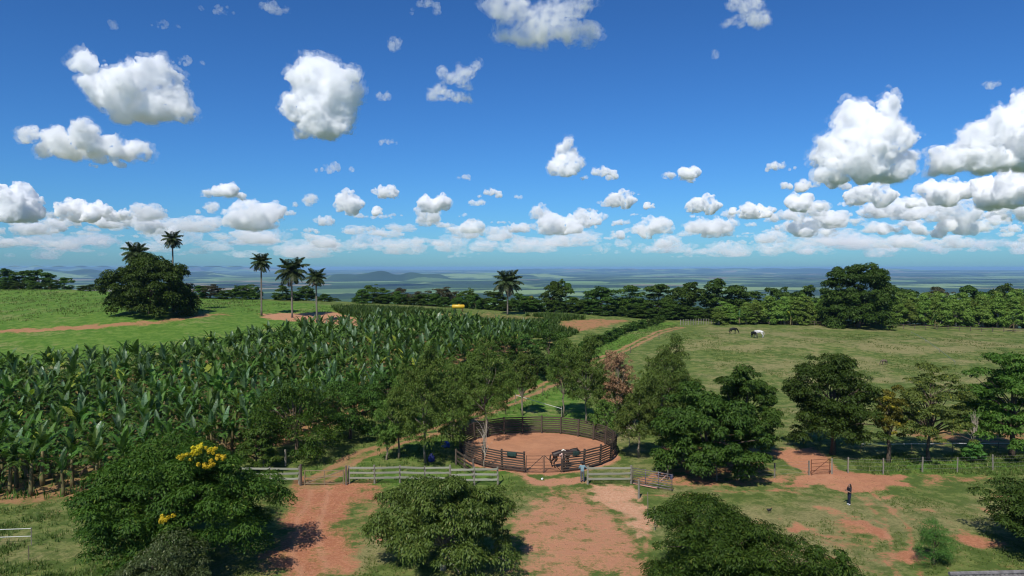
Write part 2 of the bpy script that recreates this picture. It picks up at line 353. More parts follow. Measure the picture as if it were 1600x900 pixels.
DRY_E = [(1270,560,140,16,.55),(1420,545,90,10,.6),(1180,545,90,10,.5),(1330,590,180,14,.35),(1500,535,80,10,.55),(1480,560,60,8,.3),(1130,600,60,14,.35),(1240,530,120,6,.4),(1480,690,100,14,.5),
         (1030,650,40,20,.6),(1300,830,260,60,.55),(560,860,60,40,.5),(60,840,140,50,.42),(900,830,110,60,.5),(700,790,120,40,.4),(1150,780,120,30,.45),(980,690,30,25,.7)]
LUSH = [[(-300,448),(430,470),(560,480),(560,525),(-300,610)], [(600,700),(760,645),(900,585),(1060,505),(1000,500),(870,560),(700,640),(560,720),(440,745),(560,745)],
        [(1370,716),(1640,716),(1640,742),(1390,742)], [(545,735),(800,735),(790,760),(560,760)], [(640,640),(900,600),(940,660),(760,660),(640,720)]]
_banana_px = [(-230, 790), (60, 782), (235, 762), (330, 728), (430, 700), (560, 655), (660, 612), (760, 566), (872, 533)]
BAN = np.vstack([wpoly(_banana_px), np.array([(12, 143), (-8, 146), (-25, 138), (-42, 119), (-56, 103), (-100, 88)])])
_tab = np.random.default_rng(3).uniform(-1, 1, (256, 256))
def vnoise(x, y):
    xi = np.floor(x).astype(int); yi = np.floor(y).astype(int); u = x - xi; v = y - yi; u = u * u * (3 - 2 * u); v = v * v * (3 - 2 * v)
    g = lambda a, b: _tab[a % 256, b % 256]
    return (g(xi, yi) * (1 - u) + g(xi + 1, yi) * u) * (1 - v) + (g(xi, yi + 1) * (1 - u) + g(xi + 1, yi + 1) * u) * v
def masks(X, Y):
    n = len(X); soil = np.zeros(n); pale = np.zeros(n); brown = np.zeros(n); dry = np.full(n, 0.12); lush = np.zeros(n)
    r = np.hypot(X, Y); idx = np.where((r < 330) & (Y > 5))[0]; x = X[idx]; y = Y[idx]
    x0, y0 = x, y
    x = x0 + 0.9 * vnoise(x0 * 0.45, y0 * 0.3) + 0.5 * vnoise(x0 * 1.3 + 40, y0 * 0.9) ; y = y0 + 1.5 * vnoise(x0 * 0.4 + 90, y0 * 0.35 + 7) + 0.8 * vnoise(x0 * 1.2 + 9, y0 * 1.1 + 70)
    so = np.zeros(len(idx)); pa = so.copy(); br = so.copy(); dy = so + 0.12; lu = so.copy()
    def put(a, strength, p, b):
        nonlocal so, pa, br
        w = a * strength; k = w > so; so = np.where(k, w, so); pa = np.where(k, p, pa); br = np.where(k, b, br)
    sdn = poly_sd(BAN, x, y); put(smooth(-1.2, 1.0, sdn), 0.70 - 0.25 * smooth(2, 9, sdn), 0.0, 0.75)
    for pts, st, fe, p, b in SOIL:
        sdn = poly_sd(wpoly(pts), x, y); put(smooth(-fe, fe, sdn), st, p, b)
    for px, py, rx, ry, st in SOIL_E:
        c = at(px, py); q = at(px, py - ry); a = rx / F * c.y; bb = abs(q.y - c.y)
        put(1 - smooth(0.3, 1.35, np.hypot((x - c.x) / a, (y - c.y) / bb)), st, 0.15, 0.0)
    x, y = x0 + 0.25 * (x - x0), y0 + 0.2 * (y - y0); dl = line_d(ROAD, x, y); up = smooth(75, 95, y)
    put((1 - smooth(0.6, 1.9, dl)), 0.55, 0.1, 0.9)
    put(1 - smooth(0.2, 0.65, np.abs(dl - 0.8)), 0.85, 0.12, 0.8); so = so - 0.35 * (0.4 + 0.6 * up) * (1 - smooth(0.1, 0.5, dl))
    put(1 - smooth(PENR - 0.1, PENR + 0.9, np.hypot(x - PENC.x, y - PENC.y)), 1.0, 0.35, 0.0)
    for P in RUTS:
        q = 1 - smooth(.08, .34, np.abs(line_d(P, x, y) - .72)); pa = np.maximum(pa, .38 * q * (so > .3)); so = np.maximum(so, .46 * q)
    for px, py, rx, ry, st in DRY_E:
        c = at(px, py); q = at(px, py - ry); a = rx / F * c.y; bb = abs(q.y - c.y) + 1e-3
        dy = np.maximum(dy, st * (1 - smooth(0.3, 1.4, np.hypot((x - c.x) / a, (y - c.y) / bb))) + 0.12)
    fld = poly_sd(wpoly([(1090, 505), (1700, 518), (1700, 660), (1230, 660), (1060, 600), (1040, 545)]), x, y)
    dy = np.maximum(dy, 0.33 * smooth(-4, 6, fld))
    for pts in LUSH:
        P = wpoly(pts); lu = np.maximum(lu, smooth(-2, 2.5, poly_sd(P, x, y)))
    dy = dy * (1 - 0.8 * lu)
    soil[idx] = so; pale[idx] = pa; brown[idx] = br; dry[idx] = dy; lush[idx] = lu
    far = smooth(330, 600, r)
    return np.c_[soil, dry, far], np.c_[pale, lush, brown]

def build_ground():
    th = np.radians(np.r_[np.arange(-180, -50, 5), np.arange(-50, -42, 1.0), np.arange(-42, 42.01, 0.2), np.arange(43, 51, 1.0), np.arange(55, 180, 5)])
    rr = [3, 8, 14, 20]; r = 24.0
    while r < 270: rr.append(r); r += max(0.38, r * 0.0058)
    while r < 37000: rr.append(r); r *= 1.028
    rr = np.array(rr + [37000.0]); nt_, nr = len(th), len(rr)
    X = (np.sin(th)[None] * rr[:, None]).ravel(); Y = (np.cos(th)[None] * rr[:, None]).ravel()
    V = np.c_[X, Y, height(X, Y)]
    i = np.arange(nr - 1)[:, None] * nt_; j = np.arange(nt_)[None]; j2 = (j + 1) % nt_
    Q = np.stack([i + j, i + j2, i + nt_ + j2, i + nt_ + j], -1).reshape(-1, 4)[:, ::-1]
    V = np.vstack([V, [[0, 0, hz(0, 0)]]]); c = len(V) - 1
    a = np.arange(nt_); fan = np.c_[np.full(nt_, c), a, (a + 1) % nt_, (a + 1) % nt_]
    m1, m2 = masks(V[:, 0], V[:, 1])
    me = fastmesh('ground', V, Q, M['ground'], {'mask': m1, 'mask2': m2}, True)
    link('ground', me, kind='structure')
build_ground()

def strip(name, P, width, lift, n=9):
    """a worn track lying on the ground, ragged edges"""
    seg = [P[0]]
    for i in range(len(P) - 1):
        k = max(2, int(np.hypot(*(P[i + 1] - P[i])) / 0.6))
        seg += [P[i] + (P[i + 1] - P[i]) * (q + 1) / k for q in range(k)]
    seg = np.array(seg)
    for _ in range(12): seg[1:-1] = (seg[:-2] + 2 * seg[1:-1] + seg[2:]) / 4
    tg = np.gradient(seg, axis=0); tg /= np.hypot(tg[:, 0], tg[:, 1])[:, None]; nm = np.c_[tg[:, 1], -tg[:, 0]]
    ph = np.arange(len(seg)) * 0.6
    wl = width / 2 * (1 + 0.16 * np.sin(ph * 0.7) + 0.1 * np.sin(ph * 2.3 + 1)); wr = width / 2 * (1 + 0.16 * np.sin(ph * 0.6 + 2) + 0.1 * np.sin(ph * 2.6))
    u = np.linspace(-1, 1, n)
    off = np.where(u[None] < 0, u[None] * wl[:, None], u[None] * wr[:, None])
    XY = seg[:, None] + nm[:, None] * off[..., None]; X = XY[..., 0].ravel(); Y = XY[..., 1].ravel()
    prof = np.tile(lift * (1 - np.abs(u) ** 4) + 0.002, len(seg))
    V = np.c_[X, Y, height(X, Y) + prof]
    i = np.arange(len(seg) - 1)[:, None] * n; j = np.arange(n - 1)[None]
    Q = np.stack([i + j, i + j + 1, i + n + j + 1, i + n + j], -1).reshape(-1, 4)
    m1, m2 = masks(X, Y)
    link(name, fastmesh(name, V, Q, M['ground'], {'mask': m1, 'mask2': m2}, True), kind='structure')
strip('dirt_track', ROAD, 2.7, 0.03)
def arena():
    rr = np.r_[0.01, np.linspace(0.5, PENR - 0.15, 22)]; th = np.linspace(0, 2 * np.pi, 96, endpoint=False)
    X = PENC.x + (rr[:, None] * np.sin(th)).ravel(); Y = PENC.y + (rr[:, None] * np.cos(th)).ravel()
    V = np.c_[X, Y, height(X, Y) + 0.03]
    i = np.arange(len(rr) - 1)[:, None] * 96; j = np.arange(96)[None]; j2 = (j + 1) % 96
    Q = np.stack([i + j, i + j2, i + 96 + j2, i + 96 + j], -1).reshape(-1, 4)[:, ::-1]
    m1 = np.tile([1.6, 0, 0], (len(X), 1)); m2 = np.tile([0.30, 0, 0.12], (len(X), 1))
    link('arena_floor', fastmesh('arena_floor', V, Q, M['ground'], {'mask': m1, 'mask2': m2}, True), kind='structure')
arena()
#@@

# ------------------------------------------------------------------ foliage builders
def unit(v): return v / np.maximum(np.linalg.norm(v, axis=-1, keepdims=True), 1e-9)
def leaves(P, N, A, L, Wd, v, fold=0.18, droop=0.15):
    """diamond shaped leaves: P centres, N normals, A long axes -> verts, quads, attribute"""
    n = len(P); B = unit(np.cross(N, A)); L = L[:, None]; Wd = Wd[:, None]
    p0 = P - A * L / 2; p1 = P + B * Wd / 2 + N * Wd * fold - A * L * 0.05; p2 = P + A * L / 2 - N * L * droop; p3 = P - B * Wd / 2 + N * Wd * fold - A * L * 0.05
    V = np.stack([p0, p1, p2, p3], 1).reshape(-1, 3); Q = np.arange(4 * n).reshape(n, 4)
    return V, Q, np.repeat(v, 4)
def sphere_dirs(g, n):
    return unit(g.normal(size=(n, 3)))
def crown_mesh(name, seed, R, H, zc, nclump, nleaf, ll, lw, mat, flat=0.55, droop=0.35, low=0.75, lump=0.28, rc=0.24, shape='dome', up=0.6, inner=0.4, lean=(0, 0)):
    """a crown of leaf clumps spread over and through a lumpy volume; returns mesh and clump centres"""
    g = np.random.default_rng(seed)
    u = sphere_dirs(g, nclump)
    u[:, 2] = np.where(u[:, 2] < -0.9, -u[:, 2], u[:, 2])
    f = g.uniform(0, 1, nclump) ** (1 / 2.4); f = inner + (1 - inner) * f
    ph = g.uniform(0, 6.28, 6)
    lumps = 1 + lump * (np.sin(u[:, 0] * 3.1 + ph[0]) * np.sin(u[:, 1] * 2.7 + ph[1]) + 0.6 * np.sin(u[:, 2] * 4 + ph[2] + 2 * u[:, 0]))
    C = u * (f * lumps)[:, None]
    if shape == 'cone': C[:, :2] *= np.clip(1.05 - 0.85 * (C[:, 2:] + 1) / 2, 0.12, 1.2) * 1.25
    if shape == 'umbrella': C[:, 2] = np.abs(C[:, 2]) * 0.55 + g.uniform(-0.25, 0.1, nclump) - 0.35 * (C[:, 0] ** 2 + C[:, 1] ** 2) * 0.5
    if shape == 'column': C[:, :2] *= (0.7 + 0.5 * np.sin(np.clip((C[:, 2:] + 1) / 2, 0, 1) * 2.6 + 0.3))
    if shape == 'dome' or shape == 'column': C[:, :2] *= np.where(u[:, 2:] < 0.1, np.minimum((1 - np.minimum(u[:, 2:], 0) ** 2 + 1e-3) ** -0.45, 2.2), 1)
    C = C * np.array([R, R, H]); C[:, 2] = np.where(C[:, 2] < 0, C[:, 2] * low, C[:, 2])
    q = np.percentile(np.hypot(C[:, 0], C[:, 1]), 96); C[:, :2] *= R / q
    z0, z1 = C[:, 2].min(), C[:, 2].max(); C[:, 2] = (C[:, 2] - z0) / (z1 - z0) * H * (1 + low) - H * low
    C[:, 0] += lean[0] * (C[:, 2] / H + 1); C[:, 1] += lean[1] * (C[:, 2] / H + 1); C[:, 2] += zc
    rad = R * rc * np.clip(g.lognormal(-.05, .32, nclump), .5, 1.75)
    k = g.integers(0, nclump, nleaf) if False else np.repeat(np.arange(nclump), np.maximum(3, (nleaf * rad ** 2 / (rad ** 2).sum()).astype(int)))
    n = len(k); d = sphere_dirs(g, n); d[:, 2] = np.where((d[:, 2] < -0.2) & (g.uniform(size=n) < 0.75), -d[:, 2], d[:, 2])
    rr = g.uniform(0.35, 1.05, n) ** 0.6
    P = C[k] + d * (rr * rad[k])[:, None] * np.array([1, 1, flat])
    N = unit(d * 0.55 + np.array([0, 0, up]) + g.normal(size=(n, 3)) * 0.38)
    out = unit(np.c_[d[:, :2], np.full(n, -droop)] + g.normal(size=(n, 3)) * 0.35)
    A = unit(out - N * (out * N).sum(-1, keepdims=True))
    ct = g.uniform(0, 1, nclump)[k]
    v = np.clip(0.30 * ct + 0.42 * g.uniform(size=n) + 0.22 * (rr - 0.4) + 0.04, 0, 0.89); v = np.where(g.uniform(size=n) < 0.025, 1.0, v)
    V, Q, a = leaves(P, N, A, ll * g.uniform(0.7, 1.35, n), lw * g.uniform(0.7, 1.3, n), v)
    return fastmesh(name, V, Q, mat, {'v': a}), C, rad
def trunk_mesh(name, seed, h_trunk, r0, C, mat, nlimb=14, fork=0.35, top=None, stems=1, wob=0.05, n=7, rlimb=0.33):
    """tapered stem with limbs that reach out to the crown's clumps"""
    g = random.Random(seed); mb = MB(); cz = float(C[:, 2].mean()); cx, cy = float(C[:, 0].mean()), float(C[:, 1].mean()); top = top or cz
    for s_ in range(stems):
        ox, oy = (0, 0) if stems == 1 else (g.uniform(-.25, .25) * stems * r0 * 4, g.uniform(-.25, .25) * stems * r0 * 4)
        pts = [Vector((ox * i / 7 + cx * (i / 7) ** 1.5 + (g.gauss(0, wob) * top if 0 < i else 0), oy * i / 7 + cy * (i / 7) ** 1.5 + (g.gauss(0, wob) * top if 0 < i else 0), top * i / 7 - (0.25 if i == 0 else 0))) for i in range(8)]
        mb.tube(pts, [r0 * (1.35 if i == 0 else 1) * (1 - 0.75 * i / 7) for i in range(8)], n)
        idx = list(range(len(C))); g.shuffle(idx)
        for q in idx[s_::stems][:nlimb]:
            c = Vector(C[q]); fr = min(0.95, max(fork, (c.z / max(top, .1)) * g.uniform(0.35, 0.75)))
            i = fr * 7; a = pts[int(i)].lerp(pts[min(7, int(i) + 1)], i - int(i))
            if (c - a).length < 0.2: continue
            mid = a.lerp(c, 0.5) + Vector((0, 0, 0.10 * (c - a).length)) + Vector((g.gauss(0, .05), g.gauss(0, .05), g.gauss(0, .05))) * (c - a).length
            rl = r0 * rlimb * (1 - 0.6 * fr) + 0.008
            mb.tube([a, a.lerp(mid, 0.5) + Vector((0, 0, .02)), mid, mid.lerp(c, 0.6), c], [rl * 1.25, rl, rl * 0.75, rl * 0.5, rl * 0.25], 5, cap=False)
    return mb.mesh(name, mat, True)

LIB = {}
def tree_lib(key, seed, trunkmat, leafm, R, h, base, nclump, nleaf, ll, lw, r0=None, nlimb=14, stems=1, wob=0.012, fork=0.35, rlimb=0.33, **kw):
    """reference tree of a kind: crown radius R, full height h, crown starts at base"""
    H = (h - base) / (1 + kw.get('low', 0.75)) ; zc = h - H
    rcm = kw.get('rc', 0.24)
    cm, C, rad = crown_mesh('crown', seed, R * 0.86, H * (1 - 0.30 * rcm), zc, nclump, nleaf, ll, lw, leafm, **kw)
    tm = trunk_mesh('trunk', seed + 1, h, r0 or 0.028 * h, C, trunkmat, nlimb, fork, top=zc + H * 0.4, stems=stems, wob=wob, rlimb=rlimb)
    LIB[key] = (tm, cm, R, h, C, rad)
def put_tree(name, key, loc, h, R, label, cat='tree', group=None, rz=None, crown='crown'):
    tm, cm, R0, h0, C, rad = LIB[key]
    e = link(name, None, loc=loc, rot=(0, 0, rnd.uniform(0, 6.28) if rz is None else rz), label=label, cat=cat, group=group)
    sc = (R / R0, R / R0, h / h0)
    link('trunk', tm, e, scale=sc); link(crown, cm, e, scale=sc)
    return e
def px_tree(name, key, px, d, top, wpx, label, **kw):
    """tree whose crown spans wpx picture columns and whose top reaches picture row top, standing at distance d"""
    p = on(px, d); h = zat(top, d) - p.z; R = wpx / 2 / F * d
    return put_tree(name, key, p, max(h, 0.4), R, label, **kw)

# ------------------------------------------------------------------ near trees
near = []
def uniq(name, px, d, top, wpx, label, seed, leafm, trunkm, nclump, nleaf, ll, lw, basef=0.15, rz=0.0, cat='tree', **kw):
    p = on(px, d); h = zat(top, d) - p.z; R = wpx / 2 / F * d; key = 'u%d' % seed
    fine = 0.70 if d < 50 else 0.78 if d < 100 else 0.9; ll *= fine; lw *= fine; nleaf = int(nleaf * (1.75 if d < 50 else 1.5 if d < 100 else 1.2)); nclump = int(nclump * (1.5 if d < 100 else 1)); kw['rc'] = kw.get('rc', .24) * (.86 if d < 100 else 1)
    tree_lib(key, seed, M[trunkm], M[leafm], R, h, h * basef, nclump, nleaf, ll, lw, **kw)
    return put_tree(name, key, p, h, R, label, cat=cat, rz=rz), LIB[key]
yt, ytl = uniq('flowering_tree', 268, 42.5, 696, 345, 'wide dark green feathery tree with yellow flower clusters in the left foreground', 101, 'lf_flower', 'bark', 200, 52000, 0.30, 0.11, basef=0.12, low=0.95, flat=0.5, droop=0.25, rc=0.17, lump=0.32, nlimb=26, inner=0.35, rlimb=.3)
def crown_of(t): return [q for q in t.children if q.name.startswith('crown')][0]
def blossoms(t, lst, dist, mat='lf_yellow', lab='bright yellow flower cluster'):
    for (px, py, r, back) in lst:          # a flower head on the outer surface of the crown
        d = dist - back; w = ray(px, py); w = w * (d / w[1]); g = np.random.default_rng(px); n = int(900 * r)
        sub_ = g.normal(0, r * .55, (9, 3)) * np.array([1, 1, .5]); k = g.integers(0, 9, n)
        dd = sphere_dirs(g, n); P = sub_[k] + dd * (g.uniform(.2, 1, n) ** .5 * r * .42)[:, None]
        V, Q, a = leaves(P, unit(dd + np.array([0, -.3, .6])), unit(np.cross(dd, g.normal(size=(n, 3)))), g.uniform(.06, .15, n), g.uniform(.05, .1, n), g.uniform(0, .89, n))
        link('blossom', fastmesh('blossom', V, Q, M[mat], {'v': a}), crown_of(t), loc=Vector((w[0], w[1], CZ + w[2])) - t.location, label=lab)
blossoms(yt, [(287, 713, .30, 3.0), (312, 701, .34, 2.4), (323, 727, .32, 3.6), (346, 713, .28, 2.8), (332, 702, .26, 2.2), (302, 707, .2, 2.6), (257, 809, .34, 5.6)], 42.5)
uniq('shrub', 238, 36.0, 852, 190, 'grey green small leaved shrub at the bottom edge before the yellow flowered tree', 102, 'lf_grey', 'bark', 80, 14000, 0.20, 0.075, basef=0.1, cat='shrub', low=0.9, rc=0.26)
mg, mgl = uniq('mango_tree', 690, 41.5, 742, 262, 'round mango tree with pale bare twigs at the bottom centre before the pen', 103, 'lf_mango', 'palebark', 150, 30000, 0.30, 0.11, basef=0.1, low=0.95, flat=0.7, droop=0.8, rc=0.17, lump=0.42, nlimb=46, rlimb=0.34, up=0.45, inner=0.3)
uniq('feathery_tree', 1140, 37.5, 798, 304, 'bright green feathery tree cut by the bottom edge right of centre', 104, 'lf_flower', 'bark', 170, 36000, 0.26, 0.085, basef=0.1, low=0.95, flat=0.45, droop=0.2, rc=0.18, lump=0.42, nlimb=20, inner=0.3, rlimb=.3)
uniq('feathery_tree', 1300, 36.5, 858, 150, 'low feathery sapling beside the feathery tree at the bottom edge', 114, 'lf_flower', 'bark', 34, 6500, 0.26, 0.085, basef=0.1, low=0.95, flat=0.45, rc=0.24)
uniq('layered_tree', 1660, 44, 750, 225, 'dark tree with layered branches at the lower right edge of the frame', 105, 'lf_dark', 'bark', 80, 21000, 0.30, 0.12, basef=0.1, low=0.9, flat=0.36, rc=0.27, inner=0.25)
uniq('feathery_shrub', 1467, 42.3, 812, 66, 'upright feathery young shrub in the lower right yard beside a red soil patch', 106, 'lf_bush', 'bark', 70, 9000, 0.13, 0.025, basef=0.03, cat='shrub', low=1.0, flat=1.0, rc=0.30, shape='column', droop=-0.6, inner=0.2, lump=0.15)
uniq('broad_tree', 1104, 60.5, 610, 196, 'broad glossy large leaved tree right of the pen, beside the pipe gate', 107, 'lf_dark', 'bark', 100, 24000, 0.36, 0.17, basef=0.06, low=0.95, flat=0.6, rc=0.20, droop=0.5, inner=0.45, lump=0.22)
uniq('broad_tree', 1166, 65.5, 572, 128, 'tall dense dark tree directly behind the glossy broad tree right of the pen', 108, 'lf_dark', 'bark', 80, 16000, 0.32, 0.15, basef=0.08, low=0.95, flat=0.55, rc=0.24, inner=0.4, lump=0.25)
uniq('broad_tree', 1304, 67.5, 556, 158, 'large dark spreading tree over the rusty gate in the right fence', 109, 'lf_dark', 'bark', 110, 25000, 0.32, 0.14, basef=0.05, low=0.95, flat=0.6, rc=0.23, inner=0.3, lump=0.25, nlimb=26)
yl, _ = uniq('yellowing_tree', 1392, 64.5, 604, 62, 'slender tree with yellow flowers among its leaves, between two larger trees', 110, 'lf_yelgreen', 'bark', 34, 3600, 0.26, 0.12, basef=0.3, flat=0.7, rc=0.3, inner=0.3, nlimb=16)
blossoms(yl, [(1386, 622, .26, 1.0), (1394, 636, .30, 1.2), (1402, 662, .28, 1.3), (1396, 676, .22, 1.3)], 64.5, 'lf_blossom', 'dull yellow flower cluster')
uniq('open_crowned_tree', 1456, 65.3, 570, 142, 'open crowned light green tree with a bare forked trunk behind the right fence', 111, 'lf_olive', 'bark', 80, 13000, 0.30, 0.13, basef=0.24, low=0.9, flat=0.45, rc=0.2, inner=0.45, lump=0.25, nlimb=34, r0=0.17, rlimb=0.45)
uniq('layered_tree', 1586, 67, 552, 160, 'large layered dark green tree at the right edge behind the fence', 112, 'lf_mid', 'bark', 90, 23000, 0.34, 0.15, basef=0.10, low=0.95, flat=0.42, rc=0.25, inner=0.3, lump=0.28, nlimb=26)
uniq('round_bush', 1526, 64.8, 689, 33, 'small round bright green bush between posts of the right fence', 113, 'lf_bush', 'bark', 26, 2600, 0.28, 0.13, basef=0.02, cat='bush', low=1.0, rc=0.4)
# eucalyptus round the pen
def euc(px, d, top, w, label, seed, nl=9000, basef=0.16, leafm='lf_euc', **kw):
    a = dict(low=0.95, flat=0.95, rc=0.205, droop=0.75, up=0.4, inner=0.25, lump=0.34, nlimb=26, shape='column', r0=0.11)
    a.update(kw); w *= 1.03; basef *= .9
    return uniq('eucalyptus_tree', px, d, top, w, label, seed, leafm, 'eucbark', 110, int(nl * 1.3), 0.30, 0.095, basef=basef, **a)
euc(664, 64.5, 541, 122, 'tallest eucalyptus left of the pen, its pale trunk in front of blue cloth', 121, 13000)
euc(622, 66, 590, 74, 'smaller eucalyptus left of the tallest one, above the plank fence', 122, 6500, basef=0.25)
euc(758, 74, 528, 112, 'bushy eucalyptus behind the left rim of the pen', 123, 12000)
euc(708, 76, 560, 70, 'thin eucalyptus between two bushier ones by the dirt track', 124, 6000)
euc(817, 85, 552, 48, 'lone slim eucalyptus behind the pen with a bare lower trunk', 125, 5000, basef=0.42)
euc(880, 84.5, 530, 66, 'tall eucalyptus with straight bare trunk behind the centre of the pen', 126, 7000, basef=0.42)
euc(916, 81, 528, 84, 'leafy eucalyptus just behind the right half of the pen', 127, 9000, basef=0.16)
euc(966, 79, 548, 62, 'pinkish brown dried out eucalyptus among green ones right of the pen', 128, 3600, leafm='lf_dead', basef=0.36)
euc(962, 80.5, 590, 66, 'green eucalyptus below and beside the dried out one', 134, 4500, basef=0.2)
euc(1032, 75, 525, 104, 'tallest eucalyptus right of the pen with a leaning top', 129, 12000, basef=0.2, lean=(0.5, 0))
euc(1000, 66.5, 602, 80, 'light olive eucalyptus with white trunk beside the right rim of the pen', 130, 7000, basef=0.32)
euc(1068, 78, 588, 86, 'low spreading eucalyptus on the field side right of the pen', 131, 7500, basef=0.15)
euc(946, 74, 625, 44, 'small scrubby eucalyptus hard against the right rim of the pen', 132, 2600, basef=0.2)
euc(603, 65.5, 665, 34, 'little sapling with thin crown left of the tallest eucalyptus', 133, 1200, basef=0.35)
# roadside thicket between bananas and track
TH = [(462,66.5,592,160,'lf_flower','dark spreading tree behind the left plank fence and gate',9000),
      (398,62,664,78,'lf_mid','reddish green bush behind the left end of the plank fence',4200),
      (545,73,600,110,'lf_dark','dense dark tree on the left side of the dirt track',8000),
      (604,79,584,86,'lf_dark','dark rounded shrub tree between bananas and dirt track',6000),
      (650,90,578,70,'lf_mid','leafy shrub at the banana edge behind the tallest eucalyptus',4500),
      (700,97,566,70,'lf_dark','shrub tree at the banana edge behind the thin eucalyptus',4500),
      (748,104,548,66,'lf_mid','shrub tree at the banana edge behind the bushy eucalyptus',4500),
      (788,110,528,66,'lf_dark','taller shrub tree by the far bend of the banana edge',4500),
      (822,112,522,62,'lf_bush','bright green shrub tree in the thicket beside the track',4500),
      (856,117,518,62,'lf_dark','last dark shrub tree of the thicket before the coffee hedge',4500),
      (800,103,566,60,'lf_mid','lower shrub in front of the thicket beside the track',3500),
      (840,108,556,56,'lf_dark','dark low shrub at the track end of the thicket',3500)]
for i, (px, d, top, w, lm, lab, nl) in enumerate(TH):
    uniq('thicket_tree', px, d, top, w, lab, 140 + i, lm, 'bark', 46, nl, 0.30 if d < 80 else 0.36, 0.14, basef=0.05, low=0.95, rc=0.27, inner=0.35, lump=0.28)

# ------------------------------------------------------------------ far trees: reference kinds, then individuals
for i in range(3): tree_lib('dark%d' % i, 300 + i, M['bark'], M['lf_dark'], 5, 10, 0.0, 80, 8500, 0.55, 0.28, low=0.95, rc=0.25, inner=0.4, lump=0.3)
for i in range(2): tree_lib('mid%d' % i, 310 + i, M['bark'], M['lf_mid'], 5, 10, 0.2, 74, 7500, 0.55, 0.28, low=0.95, rc=0.25, inner=0.4, lump=0.35)
for i in range(2): tree_lib('brown%d' % i, 320 + i, M['palebark'], M['lf_brownish'], 5, 10, 0.2, 74, 7000, 0.5, 0.22, low=0.95, rc=0.24, inner=0.4, lump=0.3)
tree_lib('flat', 330, M['bark'], M['lf_mid'], 5, 8, 4.5, 30, 3200, 0.5, 0.25, low=0.4, rc=0.25, flat=0.3, shape='umbrella', r0=.13)
for i in range(4): tree_lib('euc%d' % i, 340 + i, M['eucbark'], M['lf_eucblue'], 2.2, 9, 0.0, 60, 4200, 0.45, 0.18, low=1.0, rc=0.34, flat=0.9, shape='cone', droop=0.3, inner=0.2)
for i in range(2): tree_lib('bush%d' % i, 350 + i, M['bark'], M['lf_dark'], 1.2, 2.0, 0.0, 22, 900, 0.32, 0.16, low=1.0, rc=0.4)
bigt, _ = uniq('fig_tree', 234, 150, 402, 148, 'huge dense rounded tree on the left rise below two palms', 160, 'lf_dark', 'bark', 300, 46000, 0.55, 0.26, basef=0.0, low=1.0, rc=0.15, inner=0.35, lump=0.13, flat=.75, nlimb=8)
uniq('evergreen_tree', 1342, 181, 416, 118, 'largest dark tree at the far edge of the pasture before the eucalyptus plantation', 161, 'lf_dark', 'bark', 260, 40000, 0.6, 0.3, basef=0.0, low=1.0, rc=0.16, inner=0.35, lump=0.16, flat=.7, nlimb=8)
FAR = [ # px, d, top, width, kind, label
 (4,236,419,46,'dark0','dark tree at the left frame edge on the far crest'),(34,238,424,40,'dark1','low dark tree second from the left edge on the far crest'),(62,236,421,44,'dark2','rounded dark tree at the right end of the left crest clump'),
 (-30,236,420,50,'dark1','dark tree on the left crest reaching in from the frame edge'),(100,240,434,28,'mid0','small bush right of the dark crest clump at far left'),(140,225,444,40,'dark0','low bush on the crest left of the huge rounded tree'),
 (328,205,444,50,'brown0','loose grey green tree just right of the huge rounded tree'),(382,205,446,46,'mid1','leafy tree on the crest left of the first free standing palm'),(436,205,458,28,'dark2','low bush on the crest between two free standing palms'),
 (478,205,446,36,'dark0','round dark tree behind the two right hand free standing palms'),(522,210,466,26,'mid0','small shrub on the crest right of the free standing palms'),
 (588,206,444,42,'flat','flat topped tree standing above the left part of the tree line'),(566,206,460,36,'dark1','dark low tree at the left start of the central tree line'),(606,208,458,40,'dark2','dark tree under the flat topped one in the central tree line'),
 (626,207,449,40,'brown0','upright olive brown tree in the central tree line'),(655,205,456,40,'brown1','rounded brownish tree in the middle of the central tree line'),(690,206,448,46,'brown0','largest brownish tree left of the yellow tank'),
 (712,210,456,30,'brown1','brownish tree right behind the yellow tank'),(728,206,450,36,'flat','flat crowned tree right of the yellow tank'),(742,204,464,40,'mid1','green tree between the flat crowned tree and the central palm'),
 (772,204,456,50,'dark1','dark tree just left behind the central palm'),(815,205,458,48,'dark0','dark tree just right behind the central palm'),(866,202,438,46,'dark2','tall dark tree right of the yellow leaved bush'),
 (884,204,436,32,'flat','tall tree with sparse spreading top near the centre'),(895,203,464,44,'mid0','low tree below the sparse topped tall one'),(938,200,447,76,'dark0','broad dark tree at the left of the right hand wood'),
 (985,202,448,62,'mid1','lighter green tree second in the right hand wood'),(1028,203,445,60,'dark1','dark tree in the middle of the right hand wood'),(1072,202,440,66,'dark2','rounded dark tree near the pasture corner'),
 (1128,205,435,84,'dark0','tallest broad tree of the right hand wood behind the fence posts'),(1172,208,456,56,'dark1','dark tree at the right end of the right hand wood'),(1046,196,470,50,'dark2','low dark tree at the foot of the right hand wood'),(1002,197,474,46,'dark0','low shrub tree filling the wood edge behind the coffee hedge'),
 (1218,232,448,50,'dark2','dark tree behind the plantation left of the largest tree'),(1258,232,445,56,'dark0','rounded dark tree behind the plantation beside the largest tree'),(1290,230,452,40,'mid0','tree half hidden left of the largest tree'),
 (1415,250,452,60,'dark1','dark treetop behind the plantation right of the largest tree'),(1470,255,450,70,'brown1','olive treetop behind the plantation'),(1525,255,446,70,'dark2','dark rounded treetop behind the right part of the plantation'),
 (1575,255,443,70,'dark0','highest treetop behind the plantation near the right edge'),(1625,255,446,70,'dark1','treetop behind the plantation cut by the right edge')]
for px, d, top, w, key, lab in FAR:
    px_tree('background_tree', key, px, d, top, w, lab, group='trees along the far edge of the plateau')
e = px_tree('yellow_bush', 'bush0', 831, 200, 463, 20, 'yellow leaved bush in the tree line right of the central palm', cat='bush')
